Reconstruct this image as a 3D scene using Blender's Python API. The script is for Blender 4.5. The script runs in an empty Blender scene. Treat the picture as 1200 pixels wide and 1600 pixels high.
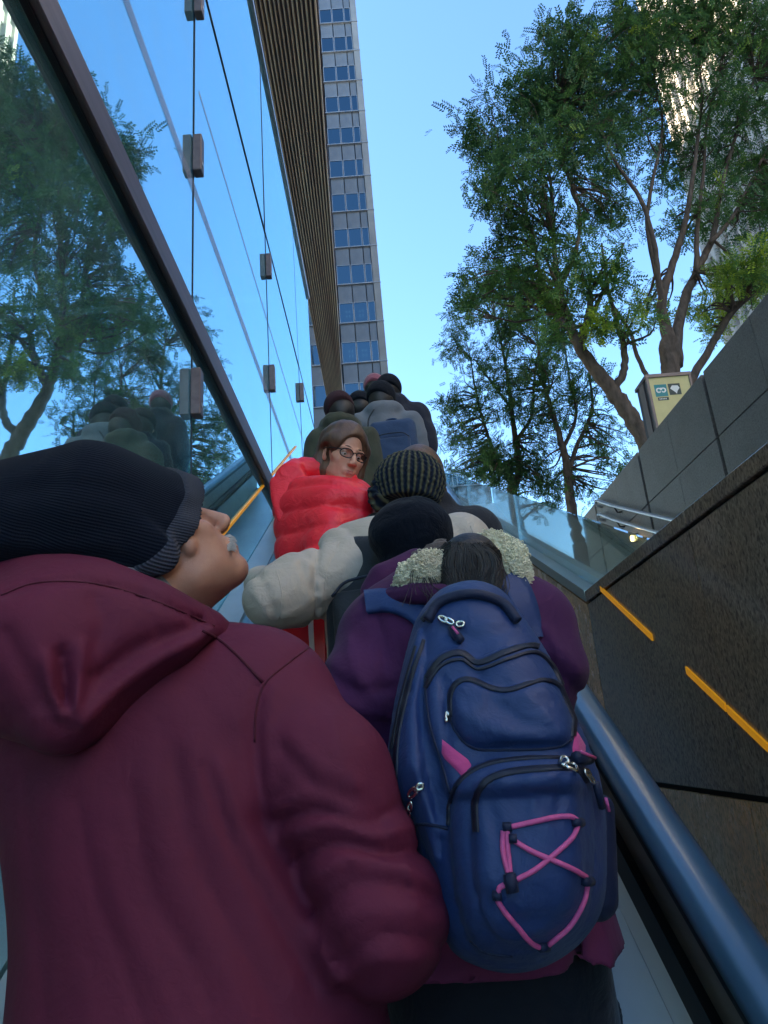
import bpy, bmesh, math, random
import numpy as np
from mathutils import Vector, Matrix
from mathutils.bvhtree import BVHTree

# ------------------------------------------------------------------ camera, sky, sun, exposure
scene = bpy.context.scene
COL = scene.collection
R = math.radians
F_PX, PITCH, ROLL, YAW = 1115.0, R(18.22), R(-4.64), R(0.647)
cp, sp = math.cos(PITCH), math.sin(PITCH)
FW = np.array([math.sin(YAW) * cp, math.cos(YAW) * cp, sp])
_r = np.array([math.cos(YAW), -math.sin(YAW), 0.0])
_u = np.cross(_r, FW)
RT = math.cos(ROLL) * _r + math.sin(ROLL) * _u
UP = -math.sin(ROLL) * _r + math.cos(ROLL) * _u
cam_d = bpy.data.cameras.new("camera")
cam_d.sensor_fit = 'VERTICAL'
cam_d.sensor_height = 36.0
cam_d.lens = F_PX / 1600.0 * 36.0
cam_d.clip_start, cam_d.clip_end = 0.02, 2000.0
cam = bpy.data.objects.new("camera", cam_d)
COL.objects.link(cam)
cam.matrix_world = Matrix(((RT[0], UP[0], -FW[0], 0), (RT[1], UP[1], -FW[1], 0), (RT[2], UP[2], -FW[2], 0), (0, 0, 0, 1)))
scene.camera = cam

SUN_EL = R(27)
SUN_DIR = Vector((-0.99 * math.cos(SUN_EL), 0.14 * math.cos(SUN_EL), math.sin(SUN_EL))).normalized()
SUN_AZ = math.atan2(SUN_DIR.x, SUN_DIR.y)
world = bpy.data.worlds.new("World")
scene.world = world
world.use_nodes = True
wn = world.node_tree.nodes
bg = wn["Background"]
sky = wn.new("ShaderNodeTexSky")
sky.sky_type = 'NISHITA'
sky.sun_disc = False
sky.sun_elevation = SUN_EL
sky.sun_rotation = SUN_AZ
sky.air_density = 1.0
sky.dust_density = 0.15
sky.ozone_density = 1.6
tint = wn.new("ShaderNodeMix")
tint.data_type = 'RGBA'
tint.blend_type = 'MULTIPLY'
tint.inputs[0].default_value = 1.0
tint.inputs[7].default_value = (0.74, 0.95, 1.12, 1)
world.node_tree.links.new(sky.outputs[0], tint.inputs[6])
world.node_tree.links.new(tint.outputs[2], bg.inputs[0])
bg.inputs[1].default_value = 0.15
sun_d = bpy.data.lights.new("sun", 'SUN')
sun_d.energy = 5.0
sun_d.angle = R(0.5)
sun_d.color = (1.0, 0.86, 0.66)
sun = bpy.data.objects.new("sun", sun_d)
COL.objects.link(sun)
sun.rotation_euler = SUN_DIR.to_track_quat('Z', 'Y').to_euler()
sun.location = (-30, 20, 60)
vs = scene.view_settings
vs.view_transform = 'Standard'
vs.look = 'None'
vs.gamma = 1.0
vs.exposure = 1.95
try:
    vs.use_curve_mapping = False
except Exception:
    pass
scene.cycles.max_bounces = 8
scene.cycles.transparent_max_bounces = 12
scene.cycles.glossy_bounces = 5

# ------------------------------------------------------------------ helpers
SL = math.tan(R(30))                     # escalator pitch
def nosing(y): return -1.87 + SL * y


def A(px, py, Y):
    """world point at depth Y seen in direction (px, py) of the 1200x1600 photograph"""
    d = FW + (px - 600.0) / F_PX * RT + (800.0 - py) / F_PX * UP
    return d * (Y / d[1])


def proj(P):
    z = P @ FW
    return 600 + F_PX * (P @ RT) / z, 800 - F_PX * (P @ UP) / z


def ppm(px, py, Y):
    """metres per pixel at that point"""
    return float(A(px, py, Y) @ FW) / F_PX


def link(o, parent=None):
    COL.objects.link(o)
    if parent is not None:
        o.parent = parent
        o.matrix_parent_inverse = Matrix.Identity(4)
    return o


def tag(o, label=None, cat=None, group=None, kind=None):
    if label: o["label"] = label
    if cat: o["category"] = cat
    if group: o["group"] = group
    if kind: o["kind"] = kind
    return o


def empty(name, loc, label=None, cat=None, group=None, kind=None):
    o = bpy.data.objects.new(name, None)
    o.location = loc
    o.empty_display_size = 0.1
    link(o)
    return tag(o, label, cat, group, kind)


def offset_of(parent):
    return np.array(parent.location) if parent is not None and parent.type == 'EMPTY' else np.zeros(3)


def fast_mesh(name, V, F, mat, parent=None, smooth=True, loc=None, kind=None):
    """V (n,3) world coordinates, F list/array of quads or tris; a child of an Empty is stored relative to it"""
    me = bpy.data.meshes.new(name)
    V = np.asarray(V, dtype=np.float32)
    off = np.zeros(3)
    if parent is not None:
        p = parent
        while p is not None:
            off = off + np.array(p.location); p = p.parent
    if loc is not None:
        V = V - np.asarray(loc, dtype=np.float32)
    else:
        V = V - off.astype(np.float32)
    if isinstance(F, np.ndarray):
        k = F.shape[1]
        me.vertices.add(len(V)); me.vertices.foreach_set("co", V.ravel())
        me.loops.add(F.size); me.loops.foreach_set("vertex_index", F.astype(np.int32).ravel())
        me.polygons.add(len(F))
        me.polygons.foreach_set("loop_start", np.arange(0, F.size, k, dtype=np.int32))
        try:
            me.polygons.foreach_set("loop_total", np.full(len(F), k, dtype=np.int32))
        except Exception:
            pass
        me.update(calc_edges=True)
    else:
        me.from_pydata([tuple(v) for v in V], [], F)
    me.validate()
    me.polygons.foreach_set("use_smooth", [smooth] * len(me.polygons))
    me.update()
    if mat is not None: me.materials.append(mat)
    o = bpy.data.objects.new(name, me)
    if loc is not None:
        o.location = np.asarray(loc) - off
    link(o, parent)
    if kind: o["kind"] = kind
    return o


class MB:
    """collects boxes, bars and tubes; build() links them as one mesh object"""
    def __init__(s): s.v = []; s.f = []
    def raw(s, v, f):
        n = len(s.v); s.v += [tuple(x) for x in v]; s.f += [tuple(i + n for i in q) for q in f]; return s
    def hexa(s, p):
        return s.raw(p, [(0, 3, 2, 1), (4, 5, 6, 7), (0, 1, 5, 4), (1, 2, 6, 5), (2, 3, 7, 6), (3, 0, 4, 7)])
    def box(s, x0, x1, y0, y1, z0, z1):
        return s.hexa([(x0, y0, z0), (x1, y0, z0), (x1, y1, z0), (x0, y1, z0), (x0, y0, z1), (x1, y0, z1), (x1, y1, z1), (x0, y1, z1)])
    def cbox(s, x0, x1, y0, y1, z0, z1, c):
        """box with chamfered long edges"""
        bm = bmesh.new()
        bmesh.ops.create_cube(bm, size=1)
        for v in bm.verts:
            v.co = Vector((x0 + (v.co.x + .5) * (x1 - x0), y0 + (v.co.y + .5) * (y1 - y0), z0 + (v.co.z + .5) * (z1 - z0)))
        bmesh.ops.bevel(bm, geom=bm.edges[:], offset=c, segments=1, affect='EDGES')
        bm.verts.index_update()
        s.raw([v.co for v in bm.verts], [[v.index for v in f.verts] for f in bm.faces]); bm.free(); return s
    def incl(s, x0, x1, y0, y1, n0, n1):
        """bar running along the escalator, n = distance below the eye line measured square to the incline"""
        c = 1 / math.cos(R(30))
        z = lambda y, n: y * SL - n * c
        return s.hexa([(x0, y0, z(y0, n1)), (x1, y0, z(y0, n1)), (x1, y1, z(y1, n1)), (x0, y1, z(y1, n1)),
                       (x0, y0, z(y0, n0)), (x1, y0, z(y0, n0)), (x1, y1, z(y1, n0)), (x0, y1, z(y1, n0))])
    def tube(s, pts, r, k=8, caps=True):
        pts = [Vector(p) for p in pts]
        rr = r if hasattr(r, '__len__') else [r] * len(pts)
        n0 = len(s.v); m = len(pts)
        up = None
        for i, p in enumerate(pts):
            t = (pts[min(i + 1, m - 1)] - pts[max(i - 1, 0)])
            if t.length < 1e-9: t = Vector((0, 0, 1))
            t.normalize()
            if up is None:
                up = Vector((0, 0, 1)) if abs(t.z) < .9 else Vector((1, 0, 0))
            a = up - t * up.dot(t)
            if a.length < 1e-6: a = t.orthogonal()
            a.normalize(); b = t.cross(a); up = a
            for j in range(k):
                w = 2 * math.pi * j / k
                s.v.append(tuple(p + (a * math.cos(w) + b * math.sin(w)) * rr[i]))
        for i in range(m - 1):
            for j in range(k):
                q = n0 + i * k
                s.f.append((q + j, q + (j + 1) % k, q + k + (j + 1) % k, q + k + j))
        if caps:
            s.f.append(tuple(n0 + j for j in reversed(range(k))))
            s.f.append(tuple(n0 + (m - 1) * k + j for j in range(k)))
        return s
    def build(s, name, mat, parent=None, smooth=False, kind=None):
        return fast_mesh(name, np.array(s.v), s.f, mat, parent, smooth, kind=kind)


def spline(pts, n=6):
    """Catmull-Rom through the points"""
    P = [np.asarray(p, float) for p in pts]
    if len(P) < 3: return P
    out = []
    Q = [2 * P[0] - P[1]] + P + [2 * P[-1] - P[-2]]
    for i in range(1, len(Q) - 2):
        for k in range(n):
            t = k / n
            a, b, c, d = Q[i - 1], Q[i], Q[i + 1], Q[i + 2]
            out.append(.5 * ((2 * b) + (c - a) * t + (2 * a - 5 * b + 4 * c - d) * t * t + (3 * b - a - 3 * c + d) * t ** 3))
    out.append(P[-1])
    return out


# ------------------------------------------------------------------ materials
def mat_new(name):
    m = bpy.data.materials.new(name)
    m.use_nodes = True
    return m, m.node_tree.nodes, m.node_tree.links, m.node_tree.nodes["Principled BSDF"]


def ramp_col(nt, fac, stops):
    r = nt.nodes.new("ShaderNodeValToRGB")
    e = r.color_ramp.elements
    e[0].position, e[0].color = stops[0][0], (*stops[0][1], 1)
    e[1].position, e[1].color = stops[-1][0], (*stops[-1][1], 1)
    for p, c in stops[1:-1]:
        x = e.new(p); x.color = (*c, 1)
    nt.links.new(fac, r.inputs[0])
    return r.outputs[0]


def noise(nt, vec, scale, detail=4, rough=.55, stretch=None, dist=0):
    n = nt.nodes.new("ShaderNodeTexNoise")
    n.inputs["Scale"].default_value = scale
    n.inputs["Detail"].default_value = detail
    n.inputs["Roughness"].default_value = rough
    n.inputs["Distortion"].default_value = dist
    if stretch:
        mp = nt.nodes.new("ShaderNodeMapping")
        mp.inputs["Scale"].default_value = stretch
        nt.links.new(vec, mp.inputs[0]); vec = mp.outputs[0]
    nt.links.new(vec, n.inputs["Vector"])
    return n.outputs["Fac"]


def bump(nt, h, strength, dist, nrm=None):
    b = nt.nodes.new("ShaderNodeBump")
    b.inputs["Strength"].default_value = strength
    b.inputs["Distance"].default_value = dist
    nt.links.new(h, b.inputs["Height"])
    if nrm is not None: nt.links.new(nrm, b.inputs["Normal"])
    return b.outputs[0]


def plain(name, col, rough=.5, metal=0.0, var=.15, scale=8, bstr=0.0, bscale=200, bdist=.002, stretch=None, spec=.5, coat=0):
    m, N, L, b = mat_new(name)
    tc = N.new("ShaderNodeTexCoord").outputs["Object"]
    f = noise(m.node_tree, tc, scale, 5, .6, stretch)
    lo = tuple(c * (1 - var) for c in col); hi = tuple(min(1, c * (1 + var)) for c in col)
    L.new(ramp_col(m.node_tree, f, [(.3, lo), (.7, hi)]), b.inputs["Base Color"])
    b.inputs["Roughness"].default_value = rough
    b.inputs["Metallic"].default_value = metal
    b.inputs["Specular IOR Level"].default_value = spec
    if coat: b.inputs["Coat Weight"].default_value = coat
    if bstr:
        h = noise(m.node_tree, tc, bscale, 3, .6, stretch)
        L.new(bump(m.node_tree, h, bstr, bdist), b.inputs["Normal"])
    return m


def fabric(name, col, rough=.75, weave=900, wstr=.25, wrinkle=14, wr=.35, sheen=.15, var=.12, spec=.3):
    m, N, L, b = mat_new(name)
    nt = m.node_tree
    tc = N.new("ShaderNodeTexCoord").outputs["Object"]
    f = noise(nt, tc, 6, 5, .6)
    L.new(ramp_col(nt, f, [(.3, tuple(c * (1 - var) for c in col)), (.7, tuple(min(1, c * (1 + var)) for c in col))]), b.inputs["Base Color"])
    b.inputs["Roughness"].default_value = rough
    b.inputs["Specular IOR Level"].default_value = spec
    b.inputs["Sheen Weight"].default_value = sheen
    b.inputs["Sheen Roughness"].default_value = .5
    h1 = noise(nt, tc, wrinkle, 4, .55, None, .6)
    n1 = bump(nt, h1, wr, .02)
    h3 = noise(nt, tc, 46, 5, .62, None, 1.2)
    n1 = bump(nt, h3, .28, .0035, n1)
    h2 = noise(nt, tc, weave, 2, .5)
    L.new(bump(nt, h2, wstr, .0008, n1), b.inputs["Normal"])
    return m


def emis(name, col, s):
    m, N, L, b = mat_new(name)
    b.inputs["Base Color"].default_value = (*col, 1)
    b.inputs["Emission Color"].default_value = (*col, 1)
    b.inputs["Emission Strength"].default_value = s
    return m


def glass_mix(name, refl_col, base_reflect, trans_col, ior=1.5, rough=0.004, dirt=0.0, wav=0.0, veil=0.0):
    """architectural glass: clear or tinted transmission under a mirror reflection"""
    m, N, L, b = mat_new(name)
    nt = m.node_tree
    N.remove(b)
    out = N["Material Output"]
    tr = N.new("ShaderNodeBsdfTransparent"); tr.inputs[0].default_value = (*trans_col, 1)
    gl = N.new("ShaderNodeBsdfGlossy"); gl.inputs["Color"].default_value = (*refl_col, 1)
    gl.inputs["Roughness"].default_value = rough
    fr = N.new("ShaderNodeFresnel")
    ge = N.new("ShaderNodeNewGeometry")
    io = N.new("ShaderNodeMapRange"); io.inputs["To Min"].default_value = ior; io.inputs["To Max"].default_value = 1 / ior
    L.new(ge.outputs["Backfacing"], io.inputs["Value"]); L.new(io.outputs[0], fr.inputs[0])
    mr = N.new("ShaderNodeMapRange"); mr.inputs["To Min"].default_value = base_reflect; mr.inputs["To Max"].default_value = 1.0
    L.new(fr.outputs[0], mr.inputs["Value"])
    mx = N.new("ShaderNodeMixShader")
    L.new(mr.outputs[0], mx.inputs[0]); L.new(tr.outputs[0], mx.inputs[1]); L.new(gl.outputs[0], mx.inputs[2])
    sh = mx.outputs[0]
    tc = N.new("ShaderNodeTexCoord").outputs["Object"]
    if wav:
        L.new(bump(nt, noise(nt, tc, .9, 2), wav, .02), gl.inputs["Normal"])
    if dirt:
        df = N.new("ShaderNodeBsdfDiffuse"); df.inputs[0].default_value = (.55, .6, .6, 1)
        d = noise(nt, tc, 3.0, 8, .72)
        r2 = N.new("ShaderNodeMapRange"); r2.inputs["From Min"].default_value = .42; r2.inputs["From Max"].default_value = .85
        r2.inputs["To Max"].default_value = dirt
        L.new(d, r2.inputs["Value"])
        m2 = N.new("ShaderNodeMixShader")
        L.new(r2.outputs[0], m2.inputs[0]); L.new(sh, m2.inputs[1]); L.new(df.outputs[0], m2.inputs[2]); sh = m2.outputs[0]
    if veil:
        dv = N.new("ShaderNodeBsdfDiffuse"); dv.inputs[0].default_value = (.28, .58, .66, 1)  # uniform teal haze mixed into the glass colour to lower its contrast
        m3 = N.new("ShaderNodeMixShader"); m3.inputs[0].default_value = veil
        L.new(sh, m3.inputs[1]); L.new(dv.outputs[0], m3.inputs[2]); sh = m3.outputs[0]
    L.new(sh, out.inputs["Surface"])
    return m


def granite(name, dark, light, rough, spot=120, warm=None, stretch=(1, 1, 1), streak=0, bstr=.08, spec=.5):
    m, N, L, b = mat_new(name)
    nt = m.node_tree
    tc = N.new("ShaderNodeTexCoord").outputs["Object"]
    v = N.new("ShaderNodeTexVoronoi"); v.inputs["Scale"].default_value = spot
    mp = N.new("ShaderNodeMapping"); mp.inputs["Scale"].default_value = stretch
    L.new(tc, mp.inputs[0]); L.new(mp.outputs[0], v.inputs["Vector"])
    n1 = noise(nt, tc, spot * .35, 5, .7, stretch)
    n2 = noise(nt, tc, 2.2, 5, .65)
    mix = N.new("ShaderNodeMath"); mix.operation = 'MULTIPLY_ADD'
    sx = N.new("ShaderNodeSeparateColor"); L.new(v.outputs["Color"], sx.inputs[0])
    L.new(sx.outputs[0], mix.inputs[0]); mix.inputs[1].default_value = .35; L.new(n1, mix.inputs[2])
    c = ramp_col(nt, mix.outputs[0], [(.4, dark), (.62, tuple((a + bb) / 2 for a, bb in zip(dark, light))), (.95, light)])
    if warm:
        mc = N.new("ShaderNodeMix"); mc.data_type = 'RGBA'; mc.blend_type = 'MULTIPLY'
        w = ramp_col(nt, n2, [(.35, (1, 1, 1)), (.68, warm)])
        mc.inputs[0].default_value = 1
        L.new(c, mc.inputs[6]); L.new(w, mc.inputs[7]); c = mc.outputs[2]
    L.new(c, b.inputs["Base Color"])
    rr = N.new("ShaderNodeMapRange"); rr.inputs["To Min"].default_value = max(.02, rough - .06); rr.inputs["To Max"].default_value = rough + .12
    L.new(noise(nt, tc, 5, 6, .7), rr.inputs["Value"]); L.new(rr.outputs[0], b.inputs["Roughness"])
    b.inputs["Specular IOR Level"].default_value = spec
    if bstr: L.new(bump(nt, n1, bstr, .002), b.inputs["Normal"])
    return m


M = {}
M['glass_wall'] = glass_mix("tinted_facade_glass", (.60, .90, .96), .66, (.62, .78, .78), wav=.02, dirt=.14, rough=.014, veil=.09)
M['clear_glass'] = glass_mix("clear_balustrade_glass", (.9, .97, 1), .28, (.80, .9, .86), ior=1.55, dirt=.05)
M['bronze'] = plain("brown_anodised_metal", (.17, .125, .125), .45, .4, .2, 30, .15, 300, .001, (1, .05, 1))
M['dark_metal'] = plain("dark_metal", (.012, .014, .018), .4, .3)
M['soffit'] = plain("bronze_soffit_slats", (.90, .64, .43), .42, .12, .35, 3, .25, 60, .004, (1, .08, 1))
M['alu'] = plain("aluminium_trim", (.6, .62, .65), .3, .9, .08)
M['steel'] = plain("pale_metal_panel", (.80, .82, .80), .3, .15, .12, 4, .1, 150, .001, (1, .04, 1))
M['deck'] = plain("pale_deck_metal", (.40, .45, .44), .38, .5, .15, 4, .1, 150, .001, (1, .04, 1))
M['handrail'] = plain("blue_black_rubber_handrail", (.06, .13, .19), .3, 0, .2, 9, .04, 120, .001, (1, .06, 1), .8, .4)
M['black_rubber'] = plain("black_rubber_seal", (.008, .009, .011), .5)
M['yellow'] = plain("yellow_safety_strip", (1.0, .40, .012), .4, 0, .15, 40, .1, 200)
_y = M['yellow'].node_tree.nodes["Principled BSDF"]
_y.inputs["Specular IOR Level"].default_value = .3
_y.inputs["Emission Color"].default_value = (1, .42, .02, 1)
_y.inputs["Emission Strength"].default_value = .07  # faint glow added so the strips stay vivid in shade
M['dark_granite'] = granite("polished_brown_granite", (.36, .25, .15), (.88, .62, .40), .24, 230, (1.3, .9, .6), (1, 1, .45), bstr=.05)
M['darker_granite'] = granite("polished_darker_granite", (.12, .095, .08), (.40, .31, .24), .15, 230, (1.1, .95, .85), (1, 1, .5), bstr=.03)
M['grey_granite'] = granite("grey_granite_cladding", (.13, .125, .125), (.25, .24, .24), .55, 140, (.86, .84, .84), bstr=.1)
M['joint'] = plain("dark_joint", (.02, .018, .016), .8)
M['brown_panel'] = plain('brown_side_panel', (.20, .165, .13), .35, 0, .25, 20, .1, 150, .001, (1, .06, 1))
M['blk_stone'] = plain('pale_block_panel', (.60, .58, .55), .6, 0, .1, .3)
M['rust'] = plain("stained_dark_strip", (.035, .022, .016), .7, 0, .5, 12)
M['concrete'] = plain("plaza_paving", (.26, .25, .24), .8, 0, .2, 2, .2, 60)
M['tower_stone'] = plain("tower_grey_panel", (.24, .25, .25), .5, 0, .2, .35, .05, 5)
M['tower_spandrel'] = plain("tower_blue_grey_spandrel", (.15, .17, .19), .35, .1, .2, .6)
M['tower_glass'] = glass_mix("tower_window_glass", (.32, .47, .55), .24, (.05, .09, .14), wav=0)
M['tower_dark'] = plain("dark_room", (.02, .028, .038), .8)
M['tower_frame'] = plain("window_frame_metal", (.30, .32, .34), .4, .4)
M['lamp'] = emis("lit_ceiling_lamp", (1, .82, .5), 3.0)
M['cream_wall'] = plain("cream_facade_panel", (.62, .56, .47), .7, 0, .1, .4, .05, 8)
M['cream_dark'] = plain("facade_window_glass", (.05, .06, .075), .15, 0, .3, .5)
M['white_metal'] = plain("off_white_sign_face", (.66, .56, .24), .45, 0, .06)
M['teal'] = plain("teal_sign_print", (.0, .23, .24), .4, 0, .05)
M['sign_green'] = plain("dark_green_sign_print", (.012, .035, .028), .4, 0, .05)
M['sign_white'] = plain("white_sign_print", (.8, .8, .76), .5, 0, .03)
M['sign_box'] = plain("brown_grey_sign_casing", (.16, .13, .12), .4, .5, .1)
M['sign_side'] = plain("dark_sign_side", (.02, .022, .032), .4, .3, .1)
M['warm_lamp'] = emis("warm_bollard_lamp", (1, .62, .22), 6.0)

# ------------------------------------------------------------------ the setting
XL, XR, XW = -0.85, 0.785, 3.2
tag(MB().box(-400, 400, -400, 900, -5.4, -5.2).build("ground", M['concrete']), kind="structure")
tag(MB().box(3.46, 60, 3.9, 300, 1.8, 2.0).build("plaza", M['concrete']), kind="structure")
tag(MB().box(-60, 3.455, 12.1, 300, 1.8, 2.0).build("upper_landing", M['concrete']), kind="structure")
tag(MB().box(-14, 3.6, -14, .05, -2.3, -1.9).build("lower_floor", M['concrete']), kind="structure")

# --- left glass facade: joints every 2.5 m, rows at the transom and the thin joint
fac = empty("glass_facade", (XL, 3, -2), "tall reflective blue glass wall in bolted panes with brown transom beside the escalator", "glass wall")
random.seed(4)
joints = [-4.4, -1.9, .6, 3.1, 5.6, 8.1, 10.0]
rows = [(-2.6, 1.99), (2.0, 4.715), (4.735, 7.04)]
for i in range(6):
    for j, (z0, z1) in enumerate(rows):
        y0, y1 = joints[i] + .007, joints[i + 1] - .007
        cy, cz = (y0 + y1) / 2, (z0 + z1) / 2
        me = MB().box(-.012, 0, y0 - cy, y1 - cy, z0 - cz, z1 - cz)
        o = fast_mesh("glass_pane", np.array(me.v) + np.array([XL, cy, cz]), me.f, M['glass_wall'], fac, False, loc=(XL, cy, cz))
        o.rotation_euler = (0, random.uniform(-.0016, .0016), random.uniform(-.0016, .0016))
# transom (box beam in front of the glass)
b = MB().cbox(XL + .004, XL + .045, -5, 10, 1.985, 2.125, .005)
b.build("transom_beam", M['bronze'], fac)
MB().box(XL + .002, XL + .022, -5, 10, 1.968, 1.984).build("transom_seal", M['dark_metal'], fac)
MB().box(XL - .004, XL + .006, -5, 10, 4.717, 4.733).build("joint_seal", M['black_rubber'], fac)
for yj in joints[1:]:
    MB().box(XL - .006, XL + .003, yj - .0045, yj + .0045, -2.5, 7.0).build("joint_seal", M['black_rubber'], fac)
    for zc in (-.4, 1.70, 3.16, 4.34):
        c = MB().cbox(XL + .002, XL + .05, yj - .032, yj + .032, zc - .125, zc + .125, .004).build("clamp", M['bronze'], fac)
        MB().cbox(XL + .0505, XL + .053, yj - .01, yj + .01, zc - .075, zc - .055, .001).build("clamp_screw", M['alu'], c)
# thin pale sheets on the glass imitating a beam's streak and faint inner pane edges
mf, N_, L_, b_ = mat_new("pale_streak_sheet")
N_.remove(b_)
t_ = N_.new("ShaderNodeBsdfTransparent"); d_ = N_.new("ShaderNodeBsdfDiffuse"); d_.inputs[0].default_value = (.50, .52, .68, 1)
x_ = N_.new("ShaderNodeMixShader"); x_.inputs[0].default_value = .30
L_.new(t_.outputs[0], x_.inputs[1]); L_.new(d_.outputs[0], x_.inputs[2]); L_.new(x_.outputs[0], N_["Material Output"].inputs["Surface"])
MB().box(XL + .0015, XL + .0025, -1.8, 9.9, 2.90, 2.985).build("streak_band", mf, fac)
MB().box(XL + .0015, XL + .0025, 3.2, 9.9, 3.72, 3.75).build("streak_band", mf, fac)
# inside of the hall: back wall, floor beams and a rail visible through the tint
hall = empty("hall_interior", (-4, 3, -2), "dim hall seen behind the tinted glass wall", "interior")
MB().box(-9, -8.8, -6, 10, -2.6, 7.2).build("back_wall", M['tower_dark'], hall)
MB().box(-8.8, -.9, 9.9, 9.98, -2.6, 7.0).build("end_wall", M['tower_dark'], hall)
for z, x in ((3.9, -1.9), (6.0, -2.6)):
    MB().box(x - .14, x, -6, 9.8, z - .14, z).build("beam", M['alu'], hall)

# --- bronze soffit with lengthwise slats of the taller block, well above the glass, narrowing towards the far end
SK = 2.2
sof = empty("slatted_canopy", (-2, 10, 15.6), "bronze slatted soffit running high above the top edge of the glass wall", "canopy")
def sof_r(y): return SK * float(np.interp(y / SK, [-4, 5.15, 6.7, 10.4, 13.3, 15.2], [-.10, -.18, -.245, -.37, -.50, -.56]))
def sof_l(y): return SK * -.86
ys = np.linspace(-6, 32.0, 24)
NS = 15
for k in range(NS):
    V, Fc = [], []
    t0, t1 = k / NS, (k + .62) / NS
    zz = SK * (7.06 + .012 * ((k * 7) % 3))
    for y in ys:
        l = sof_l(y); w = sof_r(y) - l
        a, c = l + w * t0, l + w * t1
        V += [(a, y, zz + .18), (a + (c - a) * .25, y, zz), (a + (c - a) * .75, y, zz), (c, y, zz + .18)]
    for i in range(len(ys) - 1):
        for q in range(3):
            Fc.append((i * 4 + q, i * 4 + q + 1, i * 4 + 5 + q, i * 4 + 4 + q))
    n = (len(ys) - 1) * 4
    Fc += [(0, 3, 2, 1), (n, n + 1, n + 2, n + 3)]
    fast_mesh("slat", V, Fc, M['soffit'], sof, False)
zt0 = SK * 7.155
V = []
for y in ys: V += [(sof_l(y) + .02, y, zt0), (sof_r(y), y, zt0), (sof_r(y), y, zt0 + 1.4), (sof_l(y) + .02, y, zt0 + 1.4)]
Fc = [(i * 4 + q, i * 4 + (q + 1) % 4, i * 4 + 4 + (q + 1) % 4, i * 4 + 4 + q) for i in range(len(ys) - 1) for q in range(4)]
n = (len(ys) - 1) * 4
Fc += [(0, 3, 2, 1), (n, n + 1, n + 2, n + 3)]
fast_mesh("roof_edge", V, Fc, M['bronze'], sof, False)
MB().cbox(XL - .03, XL + .03, -4.4, 10, 7.045, 7.11, .006).build("top_trim", M['alu'], fac)
MB().box(-9, XL - .03, -6, 10, 7.2, 7.5).build("hall_roof", M['tower_dark'], hall)

# --- unseen block added behind the facade, stepped to keep sun out of the court
blk = empty("shade_block", (-14, 5, 8), "unseen tall block behind the glass hall roof, added to shade the court", "building")
MB().box(-24, -7.5, 9, 33, 8.0, 78).build("wall", M['blk_stone'], blk)
MB().box(-24, -7.52, -45, 8.99, 8.0, 38).build("low_wing_wall", M['blk_stone'], blk)
MB().box(-24, -7.55, 33.01, 50, 8.0, 55).build("wing_wall", M['blk_stone'], blk)
for z in np.arange(10, 75, 4.0):
    MB().box(-7.49, -7.42, -44 if z < 35 else 9.5, 32.5, z, z + 1.2).build("window_band", M['cream_dark'], blk)

# --- grey tower facing the court
TY = 51.0
tw = empty("office_tower", (-8, TY, 0), "slim grey stone and glass office tower rising straight ahead beyond the escalator", "building")
MB().box(-7.2, 1.83, TY + .5, TY + 26, 0, 96).build("wall", M['tower_dark'], tw)
pier = MB().box(1.26, 1.83, TY, TY + .5, 0, 96)
pier.build("pier", M['tower_stone'], tw)
cols = [(-4.35, -2.0), (-1.95, -.46), (-.42, .60), (.64, 1.24)]
cols = [(-7.1, -4.65), (-4.35, -3.02), (-2.98, -1.86), (-1.78, -.60), (-.56, .58), (.62, 1.22)]
zf = 29.7 - 3.75 * 7
fl = 0
wproto = {}
while zf < 92:
    for (x0, x1) in cols:
        key = (x0, x1)
        if key not in wproto:
            w = x1 - x0
            me = MB()
            t = .05
            me.box(0, w, -.04, .05, 0, t).box(0, w, -.04, .05, 1.95 - t, 1.95)
            me.box(0, t, -.038, .048, t + .001, 1.95 - t - .001).box(w - t, w, -.038, .048, t + .001, 1.95 - t - .001)
            f = fast_mesh("window", np.array(me.v), me.f, M['tower_frame'], None, False)
            me = MB().box(t, w - t, .0, .012, t, 1.95 - t)
            g = fast_mesh("pane", np.array(me.v), me.f, M['tower_glass'], None, False)
            me = MB().box(.02, w - .02, -.001, .10, 1.952, 3.72)
            s = fast_mesh("spandrel", np.array(me.v), me.f, M['tower_spandrel'], None, False)
            wproto[key] = (f, g, s)
            f.parent = tw; g.parent = f; s.parent = tw
            cf, cg, cs = f, g, s
        else:
            f, g, s = wproto[key]
            cf, cg, cs = f.copy(), g.copy(), s.copy()
            for o in (cf, cg, cs): COL.objects.link(o)
            cf.parent = tw; cg.parent = cf; cs.parent = tw
        loc = Vector((x0 + 8, .12, zf))
        cf.location = loc; cs.location = loc
    MB().box(-7.1, 1.86, TY - .05, TY + .11, zf - .085, zf - .005).build("floor_trim", M['tower_frame'], tw)
    zf += 3.75
for zz in (29.7 + 1.1, 33.45 + 1.1):
    for xx in (-.15, .12, -1.25, -1.0, -3.6):
        for dz in (0, -.45):
            MB().box(xx, xx + .13, TY + .2, TY + .3, zz + dz, zz + dz + .16).build("ceiling_lamp", M['lamp'], tw)

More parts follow.
